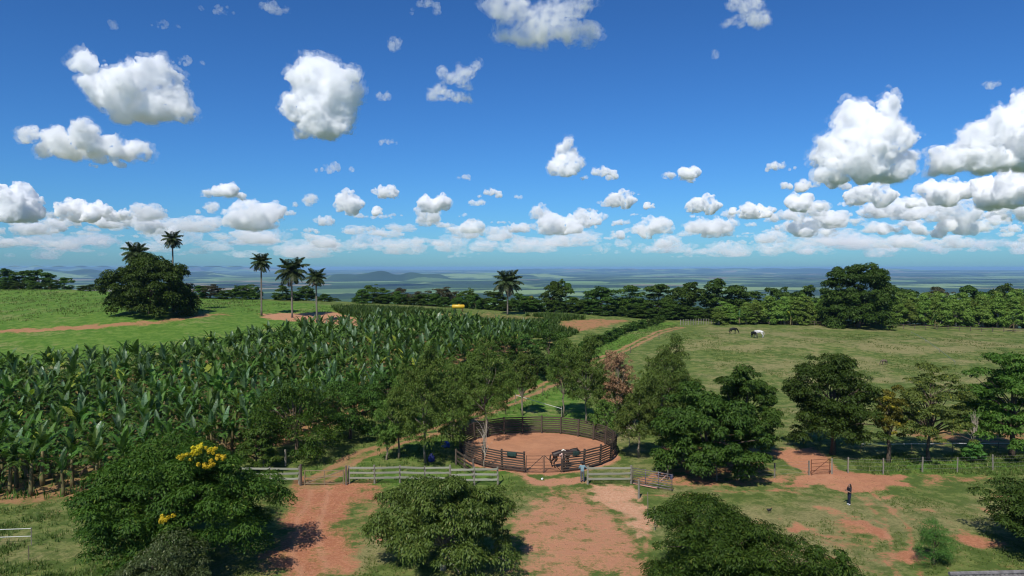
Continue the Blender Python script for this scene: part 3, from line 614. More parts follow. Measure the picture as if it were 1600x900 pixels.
yb = [c for c in e.children if c.name.startswith('crown')][0]; yb.data = yb.data.copy(); yb.data.materials[0] = M['lf_yelgreen']
k = 0
for row, (d0, n) in enumerate(((186, 30), (191, 30), (197, 30))):
    for i in range(n):
        px = 1118 + (1640 - 1118) * (i + rnd.uniform(0.1, 0.9)) / n
        if row == 0 and abs(px - 1342) < 52: continue
        d = d0 + rnd.uniform(-1, 1) + (3 if px > 1400 else 0); top = np.interp(px, [1118, 1200, 1300, 1420, 1640], [478, 468, 466, 464, 462]) + rnd.uniform(-5, 7) - row * 2
        px_tree('young_eucalyptus', 'euc%d' % (k % 4), px, d, top, rnd.uniform(27, 36), 'young light green eucalyptus in the dense plantation rows beyond the pasture', group='plantation eucalyptus beyond the pasture'); k += 1
# undergrowth closing the foot of the woods
UG = [(558, 760, 201, 15), (765, 900, 199, 12), (900, 1190, 196, 26), (-20, 95, 232, 8), (300, 520, 203, 7)]
for x0, x1, d, n in UG:
    for i in range(n):
        px = x0 + (x1 - x0) * (i + rnd.uniform(.1, .9)) / n; p = on(px, d + rnd.uniform(-2, 2))
        put_tree('undergrowth_bush', ('dark%d' % (i % 3)) if i % 4 else 'mid0', p, rnd.uniform(2.0, 4.2), rnd.uniform(1.8, 3.2), 'dark bush in the undergrowth at the foot of the tree line', cat='bush', group='undergrowth bushes under the tree line')
# coffee hedge along the far track
hedge = wpoly([(915, 545), (955, 530), (1000, 513), (1040, 500)])
for i in range(22):
    f = i / 21 * 3; a = hedge[int(min(f, 2.999))]; b = hedge[int(min(f, 2.999)) + 1]; q = a + (b - a) * (f - int(min(f, 2.999)))
    x, y = q + rng.normal(0, .25, 2)
    put_tree('coffee_bush', 'bush%d' % (i % 2), (x, y, hz(x, y)), rnd.uniform(1.5, 2.1), rnd.uniform(1.2, 1.6), 'coffee bush in the clipped dark row left of the far track', cat='bush', group='coffee bushes in the row by the track')

# ------------------------------------------------------------------ palms
def frond_mesh(name, L, arch, mat, seed, nl=26):
    g = np.random.default_rng(seed); s = np.linspace(0, 1, 12)
    el = math.radians(arch[0]) + (math.radians(arch[1]) - math.radians(arch[0])) * s ** 1.3
    x = np.r_[0, np.cumsum(np.cos(el[:-1]) * L / 11)]; z = np.r_[0, np.cumsum(np.sin(el[:-1]) * L / 11)]
    Vs = []; Qs = []; At = []; o = 0
    for sgn in (-1, 1):
        t = np.linspace(0.10, 1, nl); px = np.interp(t, s, x); pz = np.interp(t, s, z); e = np.interp(t, s, el)
        ln = L * 0.27 * np.sin(np.clip(t * 0.9 + 0.12, 0, 1) * math.pi) ** 0.6 + 0.12
        P = np.c_[px, np.zeros(nl), pz]; fw = np.c_[np.cos(e), np.zeros(nl), np.sin(e)]
        D = unit(fw * 0.55 + np.array([0, sgn, 0]) + np.c_[np.zeros(nl), np.zeros(nl), g.uniform(-1.0, -0.1, nl)])
        N = unit(np.cross(D, fw)) ; Wd = np.full(nl, 0.085)
        V, Q, a = leaves(P + D * ln[:, None] / 2, unit(fw), D, ln, Wd * 2, g.uniform(0, .89, nl), fold=0, droop=0)
        # blade lies along the rachis: widen in the direction of the rachis
        Bv = np.stack([P, P + D * ln[:, None] * .5 + fw * .085, P + D * ln[:, None] + np.array([0, 0, -.12]) * ln[:, None], P + D * ln[:, None] * .5 - fw * .085], 1).reshape(-1, 3)
        Vs.append(Bv); Qs.append(Q + o); o += len(Bv); At.append(a)
    rw = 0.035 * (1 - s * .8); R = np.stack([np.c_[x, -rw, z], np.c_[x, rw, z]], 1).reshape(-1, 3)
    Qr = np.array([[2 * i, 2 * i + 1, 2 * i + 3, 2 * i + 2] for i in range(11)]) + o
    Vs.append(R); Qs.append(Qr); At.append(np.full(len(R), .5))
    return fastmesh(name, np.vstack(Vs), np.vstack(Qs), mat, {'v': np.concatenate(At)})
FR = [frond_mesh('frond', 2.6, a, M['palm'], 400 + i) for i, a in enumerate([(72, 10), (50, -25), (25, -55), (0, -75), (-25, -85)])]
FRD = frond_mesh('frond', 2.2, (-45, -88), M['palm_dry'], 410)
def palm(px, d, base, top, wpx, label, seed):
    p = on(px, d); g = random.Random(seed); h = zat(top, d) - p.z; Rc = wpx / 2 / F * d; sc = Rc / 2.0
    hc = h - 1.55 * sc
    e = link('palm_tree', None, loc=p, rot=(0, 0, g.uniform(0, 6.28)), label=label, cat='palm tree', group='palms on the plateau')
    mb = MB(); bend = g.uniform(-.15, .25)
    mb.tube([(bend * math.sin(i / 9 * 2.2), 0, hc * i / 9 - (.2 if i == 0 else 0)) for i in range(10)], [0.21 - 0.006 * i + (0.06 if i == 0 else 0) + (0.05 if i == 9 else 0) for i in range(10)], 9)
    build(mb, 'trunk', M['palmbark'], e, True); tx = bend * math.sin(2.2)
    n = 38
    for i in range(n):
        t = i / (n - 1); k = min(4, int(t * 5)); m = FR[k] if not (t > .9) else FRD
        s_ = sc * g.uniform(.88, 1.12)
        link('frond', m, e, loc=(tx, 0, hc + .15 * (1 - t)), rot=(g.uniform(-.15, .15), 0, i * 2.39996 + g.uniform(-.2, .2)), scale=(s_, s_, s_))
palm(269, 158, 0, 364, 27, 'tall palm rising from the right shoulder of the huge rounded tree', 1)
palm(212, 160, 0, 382, 37, 'palm whose crown shows over the left top of the huge rounded tree', 2)
palm(408, 160, 492, 399, 29, 'leftmost of the three free standing palms with a slender straight trunk', 3)
palm(456, 158, 493, 407, 44, 'middle palm of the free standing three with the widest crown', 4)
palm(495, 150, 505, 423, 29, 'shortest and rightmost of the three free standing palms', 5)
palm(793, 186, 492, 426, 40, 'lone palm in the centre before the dark tree line', 6)

# ------------------------------------------------------------------ bananas
def banana_leaf(seed, L, Wd, e0, e1, vfold, torn, mat):
    """arching torn leaf: petiole, midrib and lamina strips of both halves"""
    g = np.random.default_rng(seed); ns = 11; s = np.linspace(0, 1, ns + 1)
    el = np.radians(e0 + (e1 - e0) * s ** 1.6)
    x = np.r_[0, np.cumsum(np.cos(el[:-1]) * L / ns)]; z = np.r_[0, np.cumsum(np.sin(el[:-1]) * L / ns)]
    V = []; Q = []; A = []
    def quad(a, b, c, d, v):
        o = len(V); V.extend([a, b, c, d]); Q.append([o, o + 1, o + 2, o + 3]); A.extend([v] * 4)
    wprof = lambda t: Wd * np.clip(np.sin(np.clip((t - .14) / .86, 0, 1) ** .65 * math.pi), 0, 1) ** .55
    base = g.uniform(.2, .6)
    for i in range(ns):
        t0, t1 = s[i], s[i + 1]; p0 = np.array([x[i], 0, z[i]]); p1 = np.array([x[i + 1], 0, z[i + 1]])
        rw = .035 * (1 - t0 * .8); quad(p0 + [0, -rw, .012], p1 + [0, -rw * .9, .012], p1 + [0, rw * .9, .012], p0 + [0, rw, .012], .86)
        if t1 < .18: continue
        nrm = np.array([-math.sin(el[i]), 0, math.cos(el[i])]); fw = np.array([math.cos(el[i]), 0, math.sin(el[i])])
        for sg in (-1, 1):
            f0 = vfold + g.normal(0, torn * .5); f1 = f0 + g.normal(0, torn * .12)
            w0 = wprof(t0 + .02) * g.uniform(1 - torn * .3, 1); w1 = wprof(t1 - .02) * g.uniform(1 - torn * .3, 1)
            gap = .0 if g.uniform() > torn else .12
            q0 = p0 + (p1 - p0) * gap; q1 = p1 - (p1 - p0) * gap
            e_0 = q0 + (np.array([0, sg, 0]) * math.cos(f0) + nrm * math.sin(f0)) * w0 / 2 + fw * .06
            e_1 = q1 + (np.array([0, sg, 0]) * math.cos(f1) + nrm * math.sin(f1)) * w1 / 2 + fw * .06
            v = np.clip(base + g.normal(0, .10), 0, .88)
            if sg > 0: quad(q0, q1, e_1, e_0, v)
            else: quad(q0, e_0, e_1, q1, v)
    return fastmesh('leaf', np.array(V), np.array(Q), mat, {'v': np.array(A)})
BL = {'up': [banana_leaf(500 + i, 1.95, .50, 84 - 4 * i, 58 - 16 * i, .40, .2, M['banana'] if i else M['banana_pale']) for i in range(3)],
      'mid': [banana_leaf(510 + i, 2.2, .56, 74 - 5 * i, -5 - 12 * i, .25, .5, M['banana']) for i in range(4)],
      'low': [banana_leaf(520 + i, 2.1, .52, 48 - 6 * i, -70, -.35, .9, M['banana']) for i in range(4)],
      'pale': [banana_leaf(530, 2.1, .66, 80, 50, .35, .2, M['banana_pale']), banana_leaf(531, 2.1, .62, 70, 5, .2, .3, M['banana_yel'])],
      'dry': [banana_leaf(540 + i, 1.8, .4, -10, -88, -.6, 1.0, M['banana_dry']) for i in range(2)]}
def stem_mesh(seed):
    mb = MB(); g = random.Random(seed); b = g.uniform(-.12, .12)
    mb.tube([(0, 0, -.15), (b * .2, 0, .5), (b * .5, 0, 1.2), (b, 0, 1.9), (b, 0, 2.15)], [.17, .145, .12, .10, .07], 8); return mb.mesh('stem', M['stem'], True), b
STEMS = [stem_mesh(i) for i in range(4)]
def banana_leafset(g):
    """leaf list of one plant: (mesh, azimuth, scale, z)"""
    out = []; n = g.randint(8, 10); a0 = g.uniform(0, 6.28)
    for i in range(n):
        t = i / (n - 1); kind = 'up' if t < .3 else 'mid' if t < .66 else 'low'
        if kind == 'up' and g.random() < .07: kind = 'pale'
        m = g.choice(BL[kind]); out.append((m, a0 + i * 2.4 + g.uniform(-.3, .3), g.uniform(.85, 1.15), 2.05 - .22 * t))
    for _ in range(g.randint(0, 2)): out.append((g.choice(BL['dry']), g.uniform(0, 6.28), g.uniform(.8, 1.1), 1.7))
    return out
def mesh_arrays(me):
    n = len(me.vertices); V = np.empty(n * 3, np.float32); me.vertices.foreach_get('co', V); V = V.reshape(-1, 3)
    Q = np.empty(len(me.loops), np.int32); me.loops.foreach_get('vertex_index', Q); k = me.polygons[0].loop_total
    a = np.empty(n, np.float32); me.attributes['v'].data.foreach_get('value', a); return V, Q.reshape(-1, k), a
_MA = {}
def joined_leaves(sets, name='crown'):
    """sets: list of (leafset, origin, scale, rotz)"""
    mats = [M['banana'], M['banana_pale'], M['banana_yel'], M['banana_dry']]; Vs = []; Qs = []; As = []; Ms = []; o = 0
    for ls, org, sc, rz in sets:
        for m, az, s_, z in ls:
            if m.name not in _MA: _MA[m.name] = mesh_arrays(m)
            V, Q, a = _MA[m.name]; c, si = math.cos(az + rz), math.sin(az + rz)
            V2 = V * s_ * sc; V2 = np.c_[V2[:, 0] * c - V2[:, 1] * si, V2[:, 0] * si + V2[:, 1] * c, V2[:, 2] + z * sc] + org
            Vs.append(V2); Qs.append(Q + o); As.append(a); Ms.append(np.full(len(Q), mats.index(m.materials[0]))); o += len(V2)
    return fastmesh(name, np.vstack(Vs), np.vstack(Qs), None, {'v': np.concatenate(As)}, mats=mats, midx=np.concatenate(Ms))
def bananas():
    g = random.Random(5); pts = []
    for j in range(56):
        for i in range(84):
            x = -112 + i * 2.1 + (j % 2) * 1.0 + g.gauss(0, .34); y = 50 + j * 1.9 + g.gauss(0, .30)
            pts.append((x, y))
    pts = np.array(pts); sdn = poly_sd(BAN, pts[:, 0], pts[:, 1]); ok = sdn > 0.3
    px = 800 + pts[:, 0] / pts[:, 1] * F; ok &= (px > -70) & (px < 1000)
    pts = pts[ok]; pts = pts[np.argsort(pts[:, 1] + np.abs(pts[:, 0]) * .05)]
    crowns = [joined_leaves([(banana_leafset(g), np.zeros(3), 1, 0)]) for _ in range(8)]
    rest = []; print('bananas', len(pts)); special = {}
    for i, (x, y) in enumerate(pts):
        z = hz(x, y); sc = g.uniform(.88, 1.38) * (1.0 if y > 70 else .98); rz = g.uniform(0, 6.28)
        if i < 300:
            if i < 14: lab, grp = 'banana plant with exposed stem in the front row by the grass bank', 'front row banana plants'
            else: lab, grp = 'banana plant with torn arching leaves inside the dense plantation', 'banana plants of the plantation'
            e = link('banana_plant', None, loc=(x, y, z), rot=(0, 0, rz), scale=(sc,) * 3, label=lab, cat='banana plant', group=grp)
            sm, b = STEMS[i % 4]; link('stem', sm, e)
            if i < 120:
                for m, az, s_, zz in banana_leafset(g): link('leaf', m, e, loc=(b * .8, 0, zz), rot=(0, 0, az), scale=(s_,) * 3)
            else: link('crown', crowns[i % 8], e)
        else: rest.append((banana_leafset(g)[:8], np.array([x, y, z]), sc, rz))
    if rest: link('banana_thicket', joined_leaves(rest, 'banana_thicket'), kind='stuff', label='far rows of the banana plantation merging into one green mass', cat='banana plants')
    # a few lone clumps along the far pasture fence
    for px, d, lab in ((1156, 184, 'small banana clump by the far fence near the horses'), (1236, 184, 'banana clump by the far fence left of the largest tree'), (1462, 180, 'banana clump by the far fence right of the largest tree'), (1585, 176, 'banana clump by the far fence at the right edge')):
        p = on(px, d); e = link('banana_plant', None, loc=p, scale=(1.1,) * 3, label=lab, cat='banana plant'); link('stem', STEMS[0][0], e); link('crown', crowns[g.randrange(8)], e)
bananas()

# ------------------------------------------------------------------ grass tufts and low crops (nobody could count them)
def tufts(name, n, region, hgt, wid, seed, mat, label, cat, blades=4, avoid=True, clus=None):
    g = np.random.default_rng(seed); lo = region.min(0); hi = region.max(0)
    P = g.uniform(lo, hi, (n, 2)); P = P[poly_sd(region, P[:, 0], P[:, 1]) > 0]
    if clus is not None: P = P[vnoise(P[:, 0] * .23 + seed, P[:, 1] * .15) * .6 + vnoise(P[:, 0] * .9, P[:, 1] * .6 + seed) * .5 + g.normal(0, .12, len(P)) > clus]
    if avoid:
        m1, m2 = masks(P[:, 0], P[:, 1]); P = P[(m1[:, 0] < 0.25) & (np.hypot(P[:, 0] - PENC.x, P[:, 1] - PENC.y) > PENR + .3)]
    n = len(P); Z = height(P[:, 0], P[:, 1]); base = np.repeat(np.c_[P, Z], blades, 0); m = len(base)
    a = g.uniform(0, 6.28, m); r = g.uniform(.02, .10, m) * (hgt / .25); base = base + np.c_[np.cos(a) * r, np.sin(a) * r, np.full(m, -.01)]
    h = hgt * g.uniform(.5, 1.3, m); a2 = a + g.normal(0, .6, m); lean = h * g.uniform(.15, .8, m)
    tip = base + np.c_[np.cos(a2) * lean, np.sin(a2) * lean, h]
    b = np.c_[-np.sin(a2), np.cos(a2), np.zeros(m)] * (wid * g.uniform(.6, 1.3, m))[:, None]
    V = np.stack([base - b, base + b, tip], 1).reshape(-1, 3); Q = np.arange(3 * m).reshape(m, 3)
    v = np.where(g.uniform(size=m) < .05, 1.0, np.clip(np.repeat(g.uniform(0, .6, n), blades) + g.uniform(0, .28, m), 0, .89))
    link(name, fastmesh(name, V, Q, mat, {'v': np.repeat(v, 3)}), kind='stuff', label=label, cat=cat)
tufts('yard_grass', 60000, wpoly([(-30, 770), (400, 752), (1640, 742), (1640, 905), (-30, 905)]), .13, .02, 601, M['grass'], 'short patchy grass in the near yard', 'grass', clus=.15)
tufts('fence_grass', 4500, wpoly([(1330, 722), (1400, 708), (1460, 714), (1520, 706), (1640, 712), (1640, 741), (1550, 744), (1480, 741), (1390, 745), (1345, 739)]), .24, .03, 602, M['grass'], 'tall green grass along the right fence', 'grass', clus=-.35)
tufts('verge_grass', 26000, wpoly([(540, 752), (800, 752), (790, 735), (720, 690), (900, 600), (1060, 508), (1000, 505), (700, 640), (440, 745)]), .34, .035, 603, M['grass'], 'tall green grass along the dirt track and plank fence', 'grass')
tufts('bank_grass', 9000, wpoly([(-60, 800), (150, 782), (260, 770), (260, 905), (-60, 905)]), .32, .03, 604, M['grass'], 'long grass on the bank at the lower left', 'grass', clus=.0)
tufts('pasture_grass', 60000, wpoly([(1040, 520), (1680, 524), (1680, 700), (1000, 700)]), .22, .04, 605, M['grass'], 'thin grass tussocks of the pasture', 'grass', blades=3, clus=.22)
tufts('hill_grass', 80000, wpoly([(-60, 449), (420, 472), (560, 484), (540, 500), (350, 487), (-60, 512)]), .38, .05, 606, M['grass'], 'long grass on the rise at the left', 'grass', blades=3, clus=.05)
tufts('plantation_weeds', 30000, BAN, .55, .06, 608, M['banana'], 'weeds and suckers on the plantation floor', 'weeds', avoid=False, clus=-.1)
tufts('leaf_litter', 9000, BAN, .10, .09, 609, M['banana_dry'], 'dry fallen banana leaves on the plantation floor', 'leaf litter', avoid=False)
tufts('yard_litter', 5000, wpoly([(430, 752), (1640, 742), (1640, 905), (430, 905)]), .04, .03, 610, M['lf_brownish'], 'scattered dry litter and droppings in the yard', 'litter', blades=2, avoid=False)
crop = np.array([(-34, 146), (10, 146), (22, 172), (14, 184), (-46, 180)])
tufts('low_crop', 9000, crop, 1.1, .16, 607, M['banana'], 'low dark green crop behind the banana plantation', 'crop', blades=5)

# ------------------------------------------------------------------ fences and gates
def unit_beam(seed, rough=0.06):
    """a 1 m long rail of 1x1 section (scaled per use), slightly crooked, bevelled ends"""
    g = random.Random(seed); mb = MB(); n = 5
    prof = [(-.5, -.35), (-.35, -.5), (.35, -.5), (.5, -.35), (.5, .35), (.35, .5), (-.35, .5), (-.5, .35)]; vs = []
    for i in range(n):
        oy, oz, s_ = g.gauss(0, rough), g.gauss(0, rough), 1 + g.uniform(-.12, .08)
        if i in (0, n - 1): oy = oz = 0
        vs += [(i / (n - 1), y * s_ + oy, z * s_ + oz) for y, z in prof]
    fs = [(i * 8 + k, i * 8 + (k + 1) % 8, i * 8 + 8 + (k + 1) % 8, i * 8 + 8 + k) for i in range(n - 1) for k in range(8)] + [tuple(range(8))[::-1], tuple(range((n - 1) * 8, n * 8))]
    mb.add(vs, fs); return mb
BEAM = {}
def beam(name, parent, p, q, w, h, mat, **kw):
    k = (mat, rnd.randrange(3))
    if k not in BEAM: BEAM[k] = unit_beam(k[1] + 5).mesh(name, M[mat])
    p, q = Vector(p), Vector(q); d = q - p
    x = d.normalized(); y = Vector((0, 0, 1)).cross(x); y = y.normalized() if y.length > 1e-3 else Vector((0, 1, 0)); z = x.cross(y)
    o = link(name, BEAM[k], parent, **kw)
    o.matrix_local = Matrix.Translation(p) @ Matrix((x, y, z)).transposed().to_4x4() @ Matrix.Diagonal((d.length, w, h, 1))
    return o
def post(parent, p, h, w, mat, lean=(0, 0), name='post', **kw):
    p = Vector(p); return beam(name, parent, p - Vector((0, 0, .2)), p + Vector((lean[0], lean[1], h)), w, w, mat, **kw)
O0 = Vector((0, 0, 0))
def root(name, loc, label, cat, group=None): return link(name, None, loc=loc, label=label, cat=cat, group=group)

def pen():
    c = Vector((PENC.x, PENC.y, hz(PENC.x, PENC.y))); e = root('round_pen', c, 'round riding pen of dark horizontal rails around a red sand floor', 'round pen')
    a0, a1 = math.radians(15.5), math.radians(360 - 10.8); n = 21; ps = []
    for i in range(n + 1):
        a = a0 + (a1 - a0) * i / n; v = Vector((math.sin(a), -math.cos(a), 0)); p = v * PENR
        p.z = hz(c.x + p.x, c.y + p.y) - c.z; ps.append((p, v))
        post(e, p, rnd.uniform(1.84, 1.98), .16, 'rail', lean=(v.x * .12, v.y * .12))
    for (p, v), (q, u) in zip(ps[:-1], ps[1:]):
        for k in range(8):
            z = .22 + k * .215 + rnd.gauss(0, .012); ln = .06 * z
            ext = (q - p).normalized() * .08
            beam('rail', e, p + v * (.13 + ln) - ext + Vector((0, 0, z + rnd.gauss(0, .012))), q + u * (.13 + ln) + ext + Vector((0, 0, z + rnd.gauss(0, .012))), .055, .125, 'rail')
    return ps[0][0] + c, ps[-1][0] + c
gR, gL = pen()
def leafgate(name, hinge, free, label, flip, hgt=1.55, nr=6, mat='rail', thick=.05):
    e = root(name, hinge, label, 'gate'); d = Vector(free) - Vector(hinge)
    post(e, d * .02, hgt, thick * 1.2, mat, name='stile'); post(e, d * .98, hgt, thick * 1.2, mat, name='stile')
    for k in range(nr):
        z = .12 + k * (hgt - .18) / (nr - 1); beam('bar', e, d * .02 + Vector((0, 0, z)), d * .98 + Vector((0, 0, z)), thick * .6, thick * .75, mat)
    a, b = (d * .05 + Vector((0, .045, .15)), d * .95 + Vector((0, .045, hgt - .1)))
    if flip: a.z, b.z = b.z, a.z
    beam('brace', e, a, b, thick * .8, thick * 1.1, mat)
    return e
mid = (gR + gL) / 2 + Vector((0, -.12, 0))
leafgate('pen_gate', gL + Vector((.14, -.1, 0)), mid - Vector((.03, 0, 0)), 'left leaf of the barred pen gate, next to the green cloth on the rail', False)
leafgate('pen_gate', gR + Vector((-.14, -.1, 0)), mid + Vector((.03, 0, 0)), 'right leaf of the barred pen gate in front of the bay horse', False)

def plank_fence(name, pts, label, nplank=3, hs=(.50, .92, 1.34), mat='plank', pmat='palepost', step=2.5, hgt=1.5, pw=.15, ph=.17):
    P = [Vector(p) for p in pts]; e = root(name, P[0], label, 'fence'); nodes = []
    for i in range(len(P) - 1):
        k = max(1, round((P[i + 1] - P[i]).length / step))
        for q in range(k): nodes.append(P[i].lerp(P[i + 1], q / k))
    nodes.append(P[-1])
    for p in nodes:
        p.z = hz(p.x, p.y); post(e, p - P[0], hgt * rnd.uniform(.97, 1.05), pw, pmat, lean=(rnd.gauss(0, .02), rnd.gauss(0, .02)))
    for p, q in zip(nodes[:-1], nodes[1:]):
        for z in hs[:nplank]:
            o = Vector((0, -.11 - .002 * rnd.random(), 0)); ex = (q - p).normalized() * .04
            beam('plank', e, p - P[0] + o - ex * -1 + Vector((0, 0, z + rnd.gauss(0, .018))), q - P[0] + o - ex + Vector((0, 0, z + rnd.gauss(0, .018))), .045, ph, mat)
    return e
plank_fence('plank_fence', [at(376, 757), at(468, 757)], 'short weathered plank fence left of the wooden farm gate')
plank_fence('plank_fence', [at(546, 756), at(625, 755), at(703, 755)], 'long pale three plank fence right of the wooden farm gate')
plank_fence('plank_fence', [at(704, 759), at(778, 758)], 'grey plank fence section ending beside the pen gate')
plank_fence('plank_fence', [at(918, 757), at(986, 756)], 'plank fence right of the man in blue shirt', mat='plank')
plank_fence('rail_wing', [at(740, 746), at(713, 727)], 'slanting dark rail wing between plank fence and pen', nplank=3, mat='rail', pmat='post')
# wooden farm gate
e = leafgate('farm_gate', at(475, 758), at(538, 757), 'weathered brown wooden farm gate across the dirt track', False, hgt=1.25, nr=3, mat='gatewood', thick=.075)
beam('stile', e, (at(507, 758) - at(475, 758)), (at(507, 758) - at(475, 758)) + Vector((0, 0, 1.2)), .06, .06, 'gatewood')
for px, py, h, w, mat, lab in ((470, 759, 1.75, .22, 'post', 'thick dark gate post at the left of the farm gate'), (541, 758, 1.6, .2, 'post', 'thick dark gate post at the right of the farm gate'),
        (446, 728, 1.5, .2, 'palepost', 'pale standing post behind the plank fence under the dark tree'), (412, 730, 1.0, .14, 'palepost', 'short pale post behind the left plank fence by the bush'),
        (998, 779, 1.5, .17, 'palepost', 'lone pale post beside the pale dirt strip'), (1012, 806, 1.7, .06, 'palepost', 'thin stake in the grass right of the pale dirt strip'),
        (1023, 829, 1.6, .055, 'palepost', 'thin stake close to the bottom feathery tree'), (45, 876, .9, .05, 'post', 'thin dark stake in the grass at lower left below the white tapes'),
        (716, 690, 1.3, .12, 'post', 'dark stump post beside the pen rim under the eucalyptus')):
    p = at(px, py); mb = MB(); mb.tube([(0, 0, -.25), (.01, 0, h * .4), (-.01, .01, h * .97), (-.005, .01, h)], [w * .55, w * .5, w * .47, w * .36], 8)
    build(mb, 'wooden_post', M[mat], loc=p, label=lab, cat='post')
def wire_fence(name, posts, label, hgt=1.35, w=.11, mat='palepost', wires=(.35, .7, 1.05, 1.28), wr=.006, wmat='wire', tall=None, skip=()):
    P = [Vector(p) for p in posts]; e = root(name, P[0], label, 'fence')
    for i, p in enumerate(P):
        post(e, p - P[0], hgt * rnd.uniform(.93, 1.08), w, mat, lean=(rnd.gauss(0, .03), rnd.gauss(0, .03)))
    for i, (p, q) in enumerate(zip(P[:-1], P[1:])):
        if i in skip: continue
        for z in wires:
            a, b = p - P[0] + Vector((0, -w * .6, z)), q - P[0] + Vector((0, -w * .6, z)); m = a.lerp(b, .5) - Vector((0, 0, .03))
            mb = MB()
            if wmat == 'tape':
                for s_, t_ in ((a, m), (m, b)): mb.add([s_ + Vector((0, 0, wr)), t_ + Vector((0, 0, wr)), t_ - Vector((0, 0, wr)), s_ - Vector((0, 0, wr)), s_ + Vector((0, .004, wr)), t_ + Vector((0, .004, wr)), t_ + Vector((0, .004, -wr)), s_ + Vector((0, .004, -wr))], [(0,1,2,3),(7,6,5,4),(0,4,5,1),(3,2,6,7)])
            else: mb.tube([a, m, b], wr, 4)
            build(mb, 'tape' if wmat == 'tape' else 'wire', M[wmat], e)
    return e
wire_fence('wire_fence', [at(1120, 752), at(1155, 750), at(1210, 747), at(1264, 743)], 'wire fence with pale posts left of the rusty gate')
wire_fence('wire_fence', [at(1300, 741), at(1325, 739), at(1380, 741), at(1441, 738), at(1496, 738), at(1551, 735), at(1610, 733)], 'wire fence with pale posts right of the rusty gate')
leafgate('rusty_gate', at(1267, 743), at(1297, 741), 'small rusty barred gate in the right hand wire fence', False, hgt=1.4, nr=5, mat='rust', thick=.05)
wire_fence('tape_fence', [at(-90, 856), at(49, 853)], 'two white tapes at the lower left frame edge', hgt=1.2, w=.05, wires=(.62, 1.12), wmat='tape', wr=.02)
wire_fence('tape_fence', [at(1345, 707), at(1425, 707), at(1488, 706), at(1560, 706), at(1640, 706)], 'single white tape stretched under the right hand trees', hgt=1.0, w=.05, wires=(.85,), wmat='tape', wr=.025, mat='post')
wire_fence('tape_fence', [on(806, 92), on(878, 84)], 'white tape stretched behind the round pen', hgt=1.3, w=.08, wires=(1.1,), wmat='tape', wr=.03)
wire_fence('tape_fence', [at(1424, 522), at(1446, 535), at(1468, 551), at(1492, 570)], 'white tape running across the far pasture', hgt=.7, w=.05, wires=(.55,), wmat='tape', wr=.035)
tf = [at(px, py) for px, py in ((690, 694), (735, 672), (790, 647), (848, 618), (905, 590), (945, 570), (985, 552), (1030, 530), (1086, 510))]
wire_fence('track_fence', tf, 'thin stake fence along the right side of the dirt track', hgt=1.3, w=.09, mat='post', wires=(.6, 1.1), wr=.008)
ff = [on(px, d) for px, d in zip(np.linspace(1064, 1132, 18), np.linspace(183, 189, 18))]
wire_fence('pasture_fence', ff, 'close set pale posts at the far left corner of the pasture', hgt=1.5, w=.17, wires=(.7, 1.2), wr=.012)
ff = [on(px, d) for px, d in zip(np.linspace(1134, 1640, 30), np.linspace(188, 172, 30))]
wire_fence('pasture_fence', ff, 'low rail fence along the plantation at the far side of the pasture', hgt=1.2, w=.13, wires=(.55, 1.05), wr=.05, wmat='rail', mat='post')
# open pipe gate
def pipe_gate():
    a, b = at(989, 757), at(1050, 769); e = root('pipe_gate', a, 'open tubular steel cattle gate slanting from the right plank fence', 'gate'); d = b - a; d.z = 0
    for k in range(7):
        z = .15 + k * .2; mb = MB(); mb.tube([Vector((0, 0, z)), d + Vector((0, 0, z))], .028, 6); build(mb, 'pipe', M['pipe'], e, True)
    for f in (0.0, .33, .66, 1.0):
        mb = MB(); mb.tube([d * f + Vector((0, .03, .03)), d * f + Vector((0, .03, 1.42))], .03, 6); build(mb, 'upright', M['pipe'], e, True)
    mb = MB(); mb.tube([Vector((0, -.05, .06)), d * .62 + Vector((0, -.05, .06))], .05, 6); build(mb, 'base_pipe', M['pinkpipe'], e, True, label='thick pale pink base pipe')
    p = at(1043, 750); s = root('prop_stake', p, 'pale prop stake with a slanting strut behind the open pipe gate', 'stake')
    mb = MB(); mb.tube([(0, 0, -.1), (.02, 0, .7), (.05, .02, 1.35)], [.05, .045, .035], 7); build(mb, 'stake', M['palepost'], s, True)
    mb = MB(); mb.tube([(-.75, -.55, .03), (-.1, -.05, .42)], [.045, .04], 7); build(mb, 'strut', M['pinkpipe'], s, True)
    p = at(1049, 748); mb = MB(); R = [(.13, 0), (.17, .33), (.18, .34), (.16, .34), (.12, .03)]
    n = 14; vs = [(r * math.cos(2 * math.pi * k / n), r * math.sin(2 * math.pi * k / n), z) for r, z in R for k in range(n)]
    mb.add(vs, [(i * n + k, i * n + (k + 1) % n, (i + 1) * n + (k + 1) % n, (i + 1) * n + k) for i in range(4) for k in range(n)] + [tuple(range(n))[::-1], tuple(range(4 * n, 5 * n))])
    bk = build(mb, 'bucket', plainmat('blue_plastic', (.03, .05, .12), (.02, .035, .09), 4, rough=.4), loc=p, label='dark blue bucket in the shade behind the pipe gate', cat='bucket', smoothf=False)
    mb = MB(); mb.tube([(.17 * math.cos(t), 0, .34 + .16 * math.sin(t)) for t in np.linspace(0, math.pi, 9)], .008, 5); build(mb, 'handle', M['wire'], bk)
pipe_gate()
